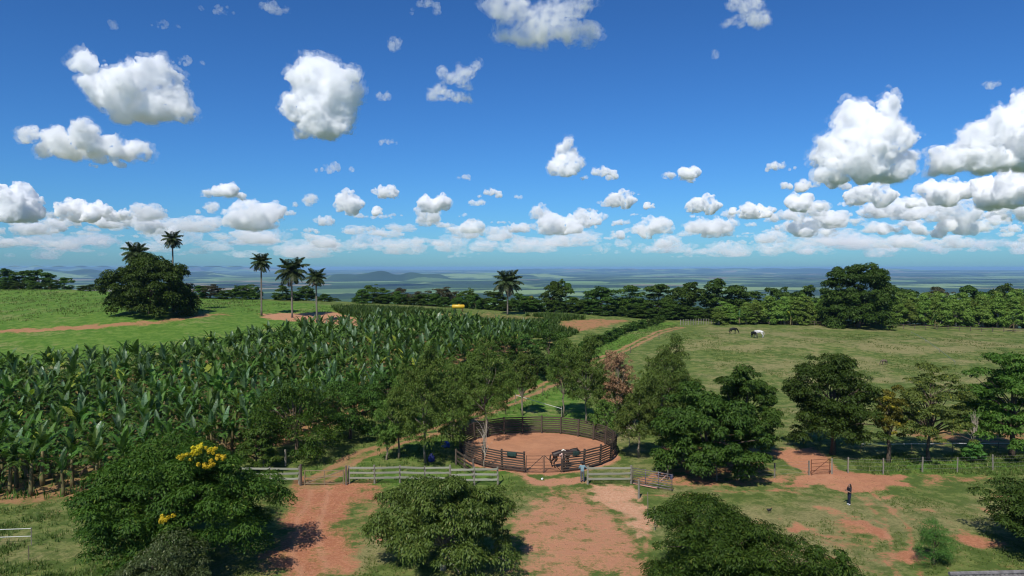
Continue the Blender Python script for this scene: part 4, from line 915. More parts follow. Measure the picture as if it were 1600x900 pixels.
# green saddle cloths over the pen rail
M['green_cloth'] = plainmat('green_cloth', (.018, .042, .034), (.012, .028, .024), 6, rough=.9)
def cloth(p, w, label, az=0, drop=.42):
    n, m_ = 9, 15; V = []; g = random.Random(int(p[0] * 100))
    for j in range(m_):
        t = (j / (m_ - 1) - .5) * 2; s_ = abs(t) * drop
        for i in range(n):
            x = (i / (n - 1) - .5) * w; y = (.09 if t > 0 else -.09) * min(1, abs(t) * 5) + .02 * math.sin(i * 1.4 + j * .3) * abs(t); V.append((x, y, .03 - max(0, s_ - .03) + .012 * math.sin(i * 1.1)))
    Q = [[j * n + i, j * n + i + 1, j * n + n + i + 1, j * n + n + i] for j in range(m_ - 1) for i in range(n - 1)]
    me = fastmesh('saddle_cloth', np.array(V), np.array(Q), M['green_cloth'], None, True)
    o = link('saddle_cloth', me, loc=p, rot=(0, 0, az), label=label, cat='saddle cloth')
    so = o.modifiers.new('thickness', 'SOLIDIFY'); so.thickness = .02; return o
def penpt(a, z, r=PENR + .2): a = math.radians(a); return Vector((PENC.x + math.sin(a) * r, PENC.y - math.cos(a) * r, hz(PENC.x, PENC.y) + z))
cloth(penpt(-19, 1.80), .85, 'dark green cloth hung over the pen rail left of the gate', math.radians(-19))
cloth(penpt(24, 1.80), .62, 'dark green cloth hung on the pen rail right of the white hatted man', math.radians(24))

# ------------------------------------------------------------------ people and animals
def skin_mesh(name, verts, edges, radii, sub=2):
    bm = bmesh.new(); ly = bm.verts.layers.skin.verify(); vs = []
    for i, (v, r) in enumerate(zip(verts, radii)):
        b = bm.verts.new(v); b[ly].radius = r if isinstance(r, tuple) else (r, r); b[ly].use_root = (i == 0); vs.append(b)
    for a, b in edges: bm.edges.new((vs[a], vs[b]))
    me = bpy.data.meshes.new(name + '_rig'); bm.to_mesh(me); bm.free()
    o = bpy.data.objects.new(name + '_rig', me); COL.objects.link(o)
    o.modifiers.new('skin', 'SKIN'); s_ = o.modifiers.new('sub', 'SUBSURF'); s_.levels = sub; s_.render_levels = sub
    dg = bpy.context.evaluated_depsgraph_get(); out = bpy.data.meshes.new_from_object(o.evaluated_get(dg)); out.name = name
    bpy.data.objects.remove(o); bpy.data.meshes.remove(me)
    out.polygons.foreach_set('use_smooth', [True] * len(out.polygons)); return out
def cmat(name, c, rough=.85): return plainmat(name, c, tuple(x * .75 for x in c), 6, rough=rough)
SKIN = cmat('skin', (.36, .21, .15), .6); SHOE_D = cmat('dark_leather', (.03, .025, .02), .5); HAIR = cmat('dark_hair', (.018, .013, .011), .5)
def person(loc, rz, label, shirt, trousers, shoes, hl, hr, el, er, stance=.10, sleeve='long', hat=None, hair=None, height_=1.72, sl=(0, 0), lean=0.0):
    """facing +Y; hl/hr hand positions, el/er elbows in metres"""
    v = {}; lf = lean
    v['pelvis'] = (0, 0, .95, (.165, .12)); v['waist'] = (0, lf * .3, 1.10, (.145, .11)); v['chest'] = (0, lf * .7, 1.32, (.18, .125)); v['nb'] = (0, lf, 1.46, (.09, .08)); v['neck'] = (0, lf + .01, 1.53, .055); v['head'] = (0, lf + .02, 1.62, (.078, .092)); v['crown'] = (0, lf + .01, 1.69, .07)
    for s_, n, e_, h_ in ((-1, 'l', el, hl), (1, 'r', er, hr)):
        v['sh' + n] = (s_ * .17, lf * .9, 1.42, .072); v['el' + n] = (*e_, .05); v['wr' + n] = (*(np.array(e_) + (np.array(h_) - np.array(e_)) * .85), .034); v['hd' + n] = (*h_, (.042, .026))
        v['hp' + n] = (s_ * .09, 0, .86, .105); v['kn' + n] = (s_ * stance, .03, .49, .070); v['an' + n] = (s_ * (stance + .02), -.01, .10, .048); v['ft' + n] = (s_ * (stance + .03), .15, .045, (.048, .04))
    ks = list(v); ix = {k: i for i, k in enumerate(ks)}
    ed = [('pelvis', 'waist'), ('waist', 'chest'), ('chest', 'nb'), ('nb', 'neck'), ('neck', 'head'), ('head', 'crown')]
    for n in 'lr': ed += [('chest', 'sh' + n), ('sh' + n, 'el' + n), ('el' + n, 'wr' + n), ('wr' + n, 'hd' + n), ('pelvis', 'hp' + n), ('hp' + n, 'kn' + n), ('kn' + n, 'an' + n), ('an' + n, 'ft' + n)]
    me = skin_mesh('body', [v[k][:3] for k in ks], [(ix[a], ix[b]) for a, b in ed], [v[k][3] for k in ks])
    zone = {}
    for a, b in ed:
        z = 'skin'
        if b in ('waist', 'chest', 'nb', 'shl', 'shr'): z = 'shirt'
        if b in ('ell', 'elr'): z = 'shirt'
        if b in ('wrl', 'wrr'): z = 'shirt' if sleeve == 'long' else 'skin'
        if b[:2] in ('hp', 'kn', 'an'): z = 'trousers'
        if b[:2] == 'ft': z = 'shoe'
        zone[(a, b)] = z
    order = ['skin', 'shirt', 'trousers', 'shoe']
    me.materials.clear()
    for m in (SKIN, shirt, trousers, shoes): me.materials.append(m)
    cen = np.empty(len(me.polygons) * 3); me.polygons.foreach_get('center', cen); cen = cen.reshape(-1, 3); best = np.full(len(cen), 1e9); mi = np.zeros(len(cen), int)
    for (a, b), z in zone.items():
        p = np.array(v[a][:3]); q = np.array(v[b][:3]); t = np.clip(((cen - p) @ (q - p)) / ((q - p) @ (q - p)), 0, 1); d = np.linalg.norm(cen - p - t[:, None] * (q - p), axis=1)
        k = d < best; best = np.where(k, d, best); mi = np.where(k, order.index(z), mi)
    me.polygons.foreach_set('material_index', mi.astype(np.int32))
    bm = bmesh.new(); bm.from_mesh(me)
    def blob(c, r, s_=(1, 1, 1)):
        res = bmesh.ops.create_icosphere(bm, subdivisions=1, radius=r, matrix=Matrix.Translation(c) @ Matrix.Diagonal((*s_, 1)))
        for f in {f for w in res['verts'] for f in w.link_faces}: f.material_index = 0; f.smooth = True
    hd = Vector(v['head'][:3]); blob(hd + Vector((0, .095, .0)), .02, (.8, 1, 1.3)); blob(hd + Vector((.082, 0, 0)), .025, (.5, .8, 1.2)); blob(hd + Vector((-.082, 0, 0)), .025, (.5, .8, 1.2))
    for n, s_ in (('l', -1), ('r', 1)):      # five fingers each hand
        h_ = Vector(v['hd' + n][:3]); w_ = Vector(v['wr' + n][:3]); dr = (h_ - w_).normalized(); sd_ = dr.cross(Vector((0, 0, 1))); sd_ = sd_.normalized() if sd_.length > .1 else Vector((1, 0, 0)); dn = Vector((0, 0, -1))
        for k in range(5):
            o_ = (k - 1.5) * .018; L_ = (.075, .085, .08, .06, .055)[k]
            if k == 4: a = w_.lerp(h_, .45) - sd_ * .03 * s_; b = a + (dr * .6 - sd_ * s_ * .8).normalized() * L_; c = b + dr * .015
            else: a = h_ + sd_ * o_ + dr * .01; b = a + dr * L_ * .6; c = b + (dr * .6 + dn * .5) * L_ * .5
            for p0, p1, r in ((a, b, .009), (b, c, .008)):
                m4 = Matrix.Translation((p0 + p1) / 2) @ (p1 - p0).to_track_quat('Z', 'Y').to_matrix().to_4x4()
                res = bmesh.ops.create_cone(bm, cap_ends=True, segments=6, radius1=r, radius2=r * .85, depth=(p1 - p0).length, matrix=m4)
                for f in {f for w in res['verts'] for f in w.link_faces}: f.material_index = 0
    bm.to_mesh(me); bm.free()
    s_ = height_ / 1.76; e = root('person', loc, label, 'person'); e.rotation_euler = (0, 0, rz); e.scale = (s_,) * 3
    link('body', me, e)
    if hat:
        mb = MB(); n = 18; R = [(.20, -.012), (.19, .004), (.10, .012), (.095, .07), (.075, .105), (.02, .10)]
        vs = [(r * math.cos(2 * math.pi * k / n), r * 1.12 * math.sin(2 * math.pi * k / n), z + (.02 * abs(math.cos(2 * math.pi * k / n)) if i < 2 else 0)) for i, (r, z) in enumerate(R) for k in range(n)]
        mb.add(vs, [(i * n + k, i * n + (k + 1) % n, (i + 1) * n + (k + 1) % n, (i + 1) * n + k) for i in range(5) for k in range(n)] + [tuple(range(n))[::-1], tuple(range(5 * n, 6 * n))])
        build(mb, 'hat', hat, e, True, loc=(0, lf + .01, 1.70))
    if hair:
        if hair == 'long': hv = [(0, lf, 1.70), (0, lf - .05, 1.64), (0, lf - .09, 1.52), (0, lf - .11, 1.36), (0, lf - .11, 1.22)]; rr_ = [.085, .10, .085, .085, .05]
        else: hv = [(0, lf - .01, 1.71), (0, lf - .035, 1.65), (0, lf - .04, 1.58)]; rr_ = [.075, .088, .06]
        hm = skin_mesh('hair', hv, [(i, i + 1) for i in range(len(hv) - 1)], rr_); hm.materials.clear(); hm.materials.append(HAIR); link('hair', hm, e)
    return e
STRAW = cmat('pale_straw', (.72, .66, .54)); FELT = cmat('dark_felt', (.03, .03, .032))
p = at(910, 754); man = person(p, math.radians(-12), 'man in light blue shirt and grey trousers, back turned, at the pen gate', cmat('blue_shirt', (.19, .30, .34)), cmat('grey_trousers', (.11, .115, .13)), SHOE_D,
       (-.16, .34, 1.22), (.30, .42, 1.22), (-.30, .08, 1.14), (.36, .12, 1.16), sleeve='short', hat=FELT, hair='short', height_=1.76)
p = Vector((xat(881, 62.2), 62.2, hz(xat(881, 62.2), 62.2) + .03))
person(p, math.radians(15), 'man in pale pink shirt and white hat beside the horse inside the pen', cmat('pink_shirt', (.60, .40, .34)), cmat('dark_trousers', (.045, .035, .045)), SHOE_D,
       (-.20, .40, 1.26), (.24, .42, 1.30), (-.32, .10, 1.16), (.33, .12, 1.18), hat=STRAW, hair='short', height_=1.80)
p = at(1327, 790); wm = person(p, math.radians(100), 'person in dark clothes with white shoes looking at a phone on the grass', cmat('black_shirt', (.022, .025, .030)), cmat('navy_trousers', (.020, .028, .055)), cmat('white_shoe', (.7, .69, .68)),
       (-.06, .33, 1.20), (.07, .30, 1.17), (-.25, .06, 1.10), (.25, .05, 1.10), sleeve='short', hair='long', height_=1.66, stance=.075)
ph = MB(); ph.box((0, 0, 0), (.085, .012, .16)); ph.box((0, -.0072, 0), (.075, .002, .145), mi=1)
pm = wm.matrix_basis @ Vector((0, .35, 1.26)) if False else Vector(p) + Matrix.Rotation(math.radians(100), 3, 'Z') @ (Vector((0, .36, 1.25)) * (1.66 / 1.76))
build(ph, 'phone', [cmat('phone_back', (.03, .03, .035), .3), cmat('phone_glass', (.06, .07, .08), .2)], loc=pm, rot=(math.radians(-35), 0, math.radians(100)), label='phone held by the person in dark clothes', cat='phone')

def horse(loc, rz, sc, coat, mane, label, graze=True, cat='horse', name='horse', tack=False, legs=1.0):
    neck = [((.66, 0, 1.22), (.15, .20)), ((.95, 0, .95), (.11, .15)), ((1.18, 0, .62), (.085, .115)), ((1.27, 0, .40), (.085, .105)), ((1.32, 0, .16), (.06, .065)), ((1.33, 0, .08), .045)] if graze else \
           [((.66, 0, 1.28), (.15, .21)), ((.95, 0, 1.40), (.11, .16)), ((1.18, 0, 1.46), (.085, .11)), ((1.33, 0, 1.34), (.085, .105)), ((1.47, 0, 1.12), (.06, .065)), ((1.51, 0, 1.05), .045)]
    V = [(0, 0, 1.17), (-.33, 0, 1.20), (-.66, 0, 1.20), (-.86, 0, 1.10), (.36, 0, 1.18)]; R = [(.29, .31), (.28, .28), (.29, .28), (.17, .2), (.27, .32)]; E_ = [(0, 1), (1, 2), (2, 3), (0, 4)]
    for q, r in neck: E_.append((4 if len(V) == 5 else len(V) - 1, len(V))); V.append(q); R.append(r)
    for s_ in (-1, 1):
        b = len(V); off = .10 * s_ * 1
        V += [(.40, .17 * s_, .92), (.40 + off, .17 * s_, .50), (.39 + off, .17 * s_, .14), (.44 + off, .17 * s_, .04)]; R += [.125, .062, .045, .055]; E_ += [(4, b), (b, b + 1), (b + 1, b + 2), (b + 2, b + 3)]
        b = len(V); off = -.09 * s_
        V += [(-.66, .16 * s_, .95), (-.58 + off, .18 * s_, .76), (-.84 + off, .17 * s_, .50), (-.79 + off, .17 * s_, .14), (-.74 + off, .17 * s_, .04)]; R += [.17, .12, .066, .046, .056]; E_ += [(2, b), (b, b + 1), (b + 1, b + 2), (b + 2, b + 3), (b + 3, b + 4)]
    V = [(x, y, z if z > 1.0 else z * legs + (1 - legs) * z) for x, y, z in V]
    me = skin_mesh('body', V, E_, R); me.materials.clear(); me.materials.append(coat)
    e = root(name, loc, label, cat); e.rotation_euler = (0, 0, rz); e.scale = (sc,) * 3; bd = link('body', me, e)
    hx = Vector(neck[2][0])
    for s_ in (-1, 1):
        mb = MB(); up = Vector((.0, 0, 1)) if not graze else Vector((-.8, 0, .5)); mb.tube([hx + Vector((0, s_ * .055, .05)), hx + Vector((.0, s_ * .075, .05)) + up * .08, hx + Vector((0, s_ * .07, .05)) + up * .17], [.03, .034, .004], 6); build(mb, 'ear', coat, bd, True)
    tm = skin_mesh('tail', [(-.93, 0, 1.15), (-1.03, 0, 1.0), (-1.05, 0, .7), (-1.0, 0, .38)], [(0, 1), (1, 2), (2, 3)], [.04, .06, .075, .02], 1); tm.materials.clear(); tm.materials.append(mane); link('tail', tm, bd)
    mb = MB(); nk = [Vector(q) for q, _ in neck[:3]]; nr = [r[1] for _, r in neck[:3]]
    dirs = Vector((-.35, 0, .95)) if not graze else Vector((.45, 0, .9))
    pts = [nk[i] + dirs * nr[i] * .95 for i in range(3)]
    for i in range(2):
        a, b = pts[i], pts[i + 1]
        for y in (-.03, .03): mb.add([a + Vector((0, y, 0)), b + Vector((0, y, 0)), b + Vector((0, y * 4, -.14)) + Vector((.03, 0, 0)), a + Vector((0, y * 4, -.16)) + Vector((.03, 0, 0)), a + Vector((0, -y, .04)), b + Vector((0, -y, .04))], [(0, 1, 2, 3), (0, 4, 5, 1)])
    build(mb, 'mane', mane, bd)
    if tack:
        sm = skin_mesh('saddle', [(-.22, 0, 1.50), (0, 0, 1.475), (.16, 0, 1.52)], [(0, 1), (1, 2)], [(.16, .05), (.18, .05), (.12, .06)], 2); sm.materials.clear(); sm.materials.append(SHOE_D); link('saddle', sm, e)
    return e
BAY = cmat('bay_coat', (.022, .012, .009), .5); BLK = cmat('black_coat', (.014, .012, .011), .5); WHT = cmat('white_coat', (.66, .64, .60), .6); GREY = cmat('grey_mane', (.42, .40, .37)); TAN = cmat('tan_coat', (.17, .125, .09), .7)
p = Vector((xat(880, 63.0), 63.0, hz(xat(880, 63.0), 63.0) + .03)); horse(p, math.radians(4), 1.1, BAY, BLK, 'dark bay horse standing inside the pen behind its gate', graze=False)
horse(at(1146, 522), math.radians(8), 1.0, BLK, BLK, 'black horse grazing alone left of the pair in the pasture')
horse(at(1178, 528), math.radians(-75), .95, BLK, BLK, 'black horse grazing against the white one in the pasture')
horse(at(1186, 528) + Vector((.2, .9, 0)), math.radians(150), 1.08, WHT, GREY, 'white horse grazing in the pasture')
horse(at(1381, 570), math.radians(190), .62, TAN, BLK, 'small grey brown calf grazing alone in the right of the pasture', cat='calf', name='calf')
# black hen
def hen():
    p = at(1202, 802); e = root('hen', p, 'small black hen on the grass in the right yard', 'hen'); m = cmat('black_feather', (.012, .012, .014), .5)
    b = skin_mesh('body', [(0, 0, .20), (-.10, 0, .22), (-.20, 0, .30), (.10, 0, .24), (.14, 0, .34), (.17, 0, .37)], [(0, 1), (1, 2), (0, 3), (3, 4), (4, 5)], [.10, .09, .04, .07, .035, .03], 2); b.materials.clear(); b.materials.append(m); link('body', b, e)
    for s_ in (-1, 1):
        mb = MB(); mb.tube([(0, .04 * s_, .14), (.01, .04 * s_, .07), (0, .04 * s_, .0), (.05, .04 * s_, .005)], .011, 5); build(mb, 'leg', M['gatewood'], e)
    mb = MB(); mb.tube([(.19, 0, .37), (.235, 0, .36)], [.014, .002], 5); build(mb, 'beak', M['gatewood'], e)
    mb = MB(); mb.tube([(.14, 0, .395), (.17, 0, .42), (.20, 0, .40)], [.008, .014, .006], 5); build(mb, 'comb', cmat('comb_red', (.35, .02, .02)), e)
hen()
def jug():
    p = at(848, 750); mb = MB(); n = 14; R = [(.02, 0), (.12, .01), (.13, .05), (.13, .26), (.10, .34), (.045, .40), (.045, .43)]
    mb.add([(r * math.cos(2 * math.pi * k / n), r * math.sin(2 * math.pi * k / n), z) for r, z in R for k in range(n)], [(i * n + k, i * n + (k + 1) % n, (i + 1) * n + (k + 1) % n, (i + 1) * n + k) for i in range(6) for k in range(n)] + [tuple(range(n))[::-1]])
    o = build(mb, 'jug', cmat('white_plastic', (.72, .72, .70), .5), loc=p + Vector((0, .15, .08)), rot=(math.radians(98), 0, math.radians(-30)), scale=(.62,) * 3, smoothf=True, label='white plastic jug with a dark cap lying on red soil before the pen gate', cat='jug')
    mb = MB(); mb.tube([(0, 0, .425), (0, 0, .47)], .052, 10); build(mb, 'cap', SHOE_D, o)
    mb = MB(); mb.tube([(.05, 0, .40), (.15, 0, .36), (.15, 0, .24), (.12, 0, .2)], .014, 6); build(mb, 'handle', o.data.materials[0], o)
jug()
def crumple(p, sx, sy, sz, label, seed, col):
    bm = bmesh.new(); bmesh.ops.create_icosphere(bm, subdivisions=4, radius=1); g = random.Random(seed); from mathutils import noise as mn
    for v in bm.verts:
        n = mn.noise(v.co * 1.7 + Vector((seed, 0, 0))) * .35 + abs(mn.noise(v.co * 4 + Vector((0, seed, 0)))) * .3; v.co *= 1 + n; v.co = Vector((v.co.x * sx, v.co.y * sy, max(v.co.z, -.75) * sz))
    me = bpy.data.meshes.new('cloth_bundle'); bm.to_mesh(me); bm.free(); me.materials.append(cmat('blue_sheet%d' % seed, col, .45)); me.polygons.foreach_set('use_smooth', [True] * len(me.polygons))
    link('cloth_bundle', me, loc=p + Vector((0, 0, sz * .72)), label=label, cat='cloth')
crumple(at(696, 699), .42, .3, .32, 'bright blue crumpled sheet on the shaded ground left of the pen', 3, (.05, .11, .36))
crumple(at(674, 722), .26, .22, .40, 'dark blue cloth bundle leaning at the foot of the tallest eucalyptus', 4, (.03, .04, .17))
# bare saplings
def bare(px, d, top, label, seed, R=.8):
    p = on(px, d); h = zat(top, d) - p.z; g = np.random.default_rng(seed); C = np.c_[g.normal(0, R * .5, 22), g.normal(0, R * .5, 22), g.uniform(.45, 1, 22) * h]
    link('bare_sapling', trunk_mesh('bare_sapling', seed, h, .035, C, M['palebark'], 22, .25, top=h * .9, wob=.01, n=6, rlimb=.5), loc=p, label=label, cat='sapling')
bare(756, 62.6, 652, 'leafless twiggy sapling leaning over the left front rail of the pen', 71, 1.3)
bare(1527, 66.5, 640, 'leafless sapling just behind the small round bush', 72)
bare(985, 70.5, 648, 'bare grey sapling beside the right rim of the pen', 73, 1.4)
# yellow tank
def tank():
    p = on(716, 188); p.z = hz(p.x, p.y); e = root('tank', p, 'yellow horizontal cylinder tank on legs before the brownish trees', 'tank'); Y = plainmat('yellow_paint', (.72, .46, .02), (.62, .38, .02), 3, rough=.4, spec=.5)
    mb = MB(); mb.tube([(x, 0, 1.25) for x in (-1.75, -1.68, -1.45, 1.45, 1.68, 1.75)], [.1, .38, .55, .55, .38, .1], 18); build(mb, 'shell', Y, e, True)
    mb = MB(); mb.tube([(.2, 0, 1.75), (.2, 0, 1.95)], .2, 12); build(mb, 'hatch', Y, e)
    for x in (-1.1, 1.1):
        mb = MB(); mb.box((x, 0, .38), (.18, .9, .76)); build(mb, 'cradle', M['rust'], e)
tank()
# shed below the drone: only its roof edge shows
def shed():
    a = Vector((19.3, 30.72)); b = Vector((31.5, 31.4)); z = 4.44; d = (b - a).normalized(); nrm = Vector((-d.y, d.x)); L = (b - a).length
    e = root('shed', (a.x, a.y, hz(a.x, a.y)), 'grey corrugated roof edge of a shed in the bottom right corner', 'shed'); g0 = hz(a.x, a.y); zr = z - g0
    roofm = plainmat('fibre_cement', (.17, .16, .155), (.10, .095, .09), 5, rough=.9, bump=.2); wallm = plainmat('plaster', (.5, .46, .4), (.4, .37, .32), 3)
    n = 11; w = L / n
    for i in range(n):
        for sgn, wd in ((-1, 4.2),):
            mb = MB(); V = []; k = 13
            for j in range(k):
                s_ = i * w + w * 1.04 * j / (k - 1); r = .025 * math.cos(j * math.pi) + (.004 if i % 2 else 0)
                for t in (0, 1): q = d * s_ + nrm * sgn * wd * t; V.append((q.x, q.y, zr + r - .42 * t * wd / 2.2 * .8))
            mb.add(V, [(2 * j, 2 * j + 1, 2 * j + 3, 2 * j + 2) for j in range(k - 1)]); build(mb, 'roof_sheet', roofm, e)
    R3 = Matrix.Rotation(math.atan2(d.y, d.x), 3, 'Z')
    mb = MB(); mb.tube([(0, 0, zr + .05), (d.x * L, d.y * L, zr + .05)], .09, 8); build(mb, 'ridge_cap', roofm, e)
    for off, hh in ((-.3, zr - .15), (-3.7, zr - 1.3)):
        q = d * L / 2 + nrm * off; mb = MB(); mb.box((q.x, q.y, hh / 2), (L - .6, .15, hh), R3); build(mb, 'wall', wallm, e)
    for t in (.35, L - .35):
        q = d * t + nrm * -2; mb = MB(); mb.box((q.x, q.y, (zr - 1.35) / 2), (.15, 3.24, zr - 1.35), R3); build(mb, 'wall', wallm, e)
shed()

# ------------------------------------------------------------------ clouds: closed billowing bodies of scattering vapour
def cloudmat(name, dens, lo=.425, hi=.575):
    m = bpy.data.materials.new(name); m.use_nodes = True; t = m.node_tree; t.nodes.clear()
    o = t.nodes.new('ShaderNodeOutputMaterial'); v = t.nodes.new('ShaderNodeVolumePrincipled')
    v.inputs['Color'].default_value = (1, 1, 1, 1); v.inputs['Density'].default_value = dens; v.inputs['Anisotropy'].default_value = -0.35
    tc = t.nodes.new('ShaderNodeTexCoord')
    n = nd(t, 'ShaderNodeTexNoise', Scale=14.0, Detail=7, Roughness=0.68); t.links.new(tc.outputs['Object'], n.inputs['Vector'])
    n2 = nd(t, 'ShaderNodeTexNoise', Scale=5.0, Detail=2, Roughness=0.5); t.links.new(tc.outputs['Object'], n2.inputs['Vector'])
    f = ss(t, mth(t, 'ADD', mth(t, 'MULTIPLY', n.outputs['Fac'], .68), mth(t, 'MULTIPLY', n2.outputs['Fac'], .32)), lo, hi)
    t.links.new(mth(t, 'MULTIPLY', f, dens), v.inputs['Density'])
    t.links.new(v.outputs[0], o.inputs['Volume']); return m
M['cloud'] = cloudmat('cloud_vapour', .042); M['cloud_thin'] = cloudmat('thin_cloud_vapour', .014); M['cloud_veil'] = cloudmat('veil_vapour', .010, .47, .62); M['cloud_far'] = cloudmat('far_cloud_vapour', .013); M['cloud_bank'] = cloudmat('bank_cloud_vapour', .004); M['cloud_haze'] = cloudmat('hazy_cloud_vapour', .0012)
def _ico():
    bm = bmesh.new(); bmesh.ops.create_icosphere(bm, subdivisions=2, radius=1); V = np.array([q.co[:] for q in bm.verts]); Fc = np.array([[q.index for q in f.verts] for f in bm.faces]); bm.free(); return V, Fc
IV, IF = _ico()
def cloud_mesh(seed, seeds_, vox, gens=3, kids=6, disp=.10, flatb=.10):
    """seeds_: list of (x, y, z, r) in units of the cloud width; returns mesh one unit wide with base near z=0"""
    g = random.Random(seed); sph = [(Vector(s_[:3]), s_[3]) for s_ in seeds_]; lev = list(sph)
    for _ in range(gens):
        new = []
        for c, r in lev:
            for k in range(kids):
                dr = Vector((g.gauss(0, 1), g.gauss(0, 1), g.gauss(.35, .8))).normalized(); new.append((c + dr * r * .92, r * g.uniform(.26, .50)))
        if len(sph) + len(new) > 2600: new = g.sample(new, 2600 - len(sph))
        sph += new; lev = [q for q in new if q[1] > vox * 1.5]
    V = np.concatenate([IV * r + np.array(c[:]) for c, r in sph]); Fc = np.concatenate([IF + k * len(IV) for k in range(len(sph))])
    V[:, 2] = np.where(V[:, 2] < 0, V[:, 2] * flatb, V[:, 2])
    me = fastmesh('cloud', V, Fc, M['cloud']); o = bpy.data.objects.new('cloud_rig', me); COL.objects.link(o)
    r = o.modifiers.new('r', 'REMESH'); r.mode = 'VOXEL'; r.voxel_size = vox
    for sc_, st in ((.13, disp), (.035, disp * .30)):
        tx = bpy.data.textures.new('t', 'CLOUDS'); tx.noise_scale = sc_; tx.noise_depth = 5; dm = o.modifiers.new('d', 'DISPLACE'); dm.texture = tx; dm.strength = st; dm.mid_level = .5
    dg = bpy.context.evaluated_depsgraph_get(); out = bpy.data.meshes.new_from_object(o.evaluated_get(dg)); bpy.data.objects.remove(o)
    out.materials.clear(); out.materials.append(M['cloud']); out.name = 'cloud'; return out
def put_cloud(me, px, py, wpx, d, label, group=None, sz=1.0, rz=0.0, mat=None, flip=1):
    w = ray(px, py); w = w * (d / w[1]); s_ = wpx / F * d
    o = link('cloud', me, loc=(w[0], w[1], CZ + w[2]), rot=(0, 0, rz), scale=(s_, s_, s_ * sz), label=label, cat='cloud', group=group)
    if mat: o.material_slots[0].link = 'OBJECT'; o.material_slots[0].material = M[mat]
    return o
def px_seeds(lst, cx, base, w, depth=.5, seed=0):
    """picture offsets of the main billows (px, py, r_px) -> unit seeds"""
    g = random.Random(seed); return [((x - cx) / w, g.uniform(-1, 1) * depth * .35, (base - y) / w, r * 1.12 / w) for x, y, r in lst]
BIG = [
 ((215, 188, 185), [(140,94,20),(150,114,24),(165,136,26),(160,160,14),(195,150,30),(215,135,32),(240,120,32),(255,110,22),(265,140,30),(280,165,22),(220,170,22),(250,170,22),(190,172,14),(298,175,12)], 5600, 'cloud', 'puffy white cloud with a left horn in the upper left sky'),
 ((500, 216, 140), [(470,78,16),(490,90,26),(512,100,28),(480,120,28),(510,130,42),(535,120,28),(550,135,20),(470,160,26),(500,170,36),(535,165,28),(500,195,24),(455,170,16),(525,195,18)], 5600, 'cloud', 'tall upright white cloud left of centre in the upper sky'),
 ((140, 246, 220), [(65,205,18),(48,212,14),(95,220,18),(130,220,20),(155,210,22),(180,218,16),(115,232,18),(165,236,16),(210,240,16),(225,232,12),(195,240,14)], 5200, 'cloud', 'long low cloud below the horned cloud at upper left'),
 ((1345, 284, 215), [(1380,155,18),(1350,165,28),(1325,180,26),(1385,185,28),(1400,210,26),(1350,205,40),(1310,210,26),(1290,235,28),(1330,245,38),(1380,245,38),(1420,250,26),(1275,265,20),(1310,270,22),(1360,270,24),(1410,268,20)], 6600, 'cloud', 'largest towering white cloud in the right sky'),
 ((1540, 268, 210), [(1592,160,26),(1580,185,30),(1555,195,24),(1525,205,24),(1600,215,40),(1550,225,34),(1505,225,24),(1475,235,18),(1460,250,16),(1500,250,20),(1560,252,24),(1620,240,36)], 6900, 'cloud', 'big cloud cut by the right edge beside the towering one'),
 ((840, 62, 220), [(770,8,22),(800,15,26),(840,25,32),(880,10,26),(915,0,22),(830,50,22),(845,66,14),(870,35,22),(940,-5,12)], 3600, 'cloud_thin', 'ragged cloud at the top edge right of centre'),
 ((1172, 40, 90), [(1150,0,14),(1175,10,20),(1195,25,16),(1180,35,12),(1132,35,7)], 3500, 'cloud_thin', 'small ragged cloud at the top edge in the right half'),
 ((712, 158, 100), [(690,110,10),(705,118,10),(722,125,12),(738,110,10),(750,98,9),(720,104,8),(684,135,10),(672,150,10),(700,148,6),(735,130,8)], 5200, 'cloud_thin', 'thin wispy broken cloud in the upper middle sky'),
 ((885, 276, 82), [(887,216,9),(880,228,12),(895,235,10),(872,245,12),(885,255,16),(862,262,12),(900,255,12),(880,268,12)], 7800, 'cloud', 'small upright cloud just right of the centre above the horizon clouds'),
]
def base_seeds(lst, cx, base, w):
    lo = [x for x, y, r in lst if (base - y) < .38 * w]; g = random.Random(cx + 1); x0, x1 = (min(lo) - cx) / w, (max(lo) - cx) / w; n = max(4, int((x1 - x0) * 12))
    return [(x0 + (x1 - x0) * (k + .5) / n, g.uniform(-.2, .2), .075, g.uniform(.075, .105)) for k in range(n)]
for (cx, base, w), lst, d, mt, lab in BIG:
    me = cloud_mesh(900 + cx, px_seeds(lst, cx, base, w, .55, cx) + base_seeds(lst, cx, base, w), .0085 if w > 120 else .013, 2, 9, .10)
    o = put_cloud(me, cx, base, w * .84, d, lab, mat=mt)
    v = link('wisp', me, o, loc=(0, .02, -.012), scale=(1.10, 1.10, 1.10), label='thin torn veil round the cloud edge'); v.material_slots[0].link = 'OBJECT'; v.material_slots[0].material = M['cloud_veil']
GEN = []
for i in range(7):
    g = random.Random(950 + i); sh = [(1.0, .30), (1.0, .22), (.8, .42), (1.0, .16), (.7, .5), (1, .26), (1, .36)][i]
    sd_ = []
    for k in range(9):
        x = g.uniform(-.36, .36) * sh[0]; hh = sh[1] * (1 - (abs(x) / .5) ** 1.5); sd_.append((x, g.uniform(-.2, .2), g.uniform(.15, .75) * hh, g.uniform(.28, .46) * max(hh, .08)))
    GEN.append(cloud_mesh(960 + i, sd_, .013, 2, 8, .09))
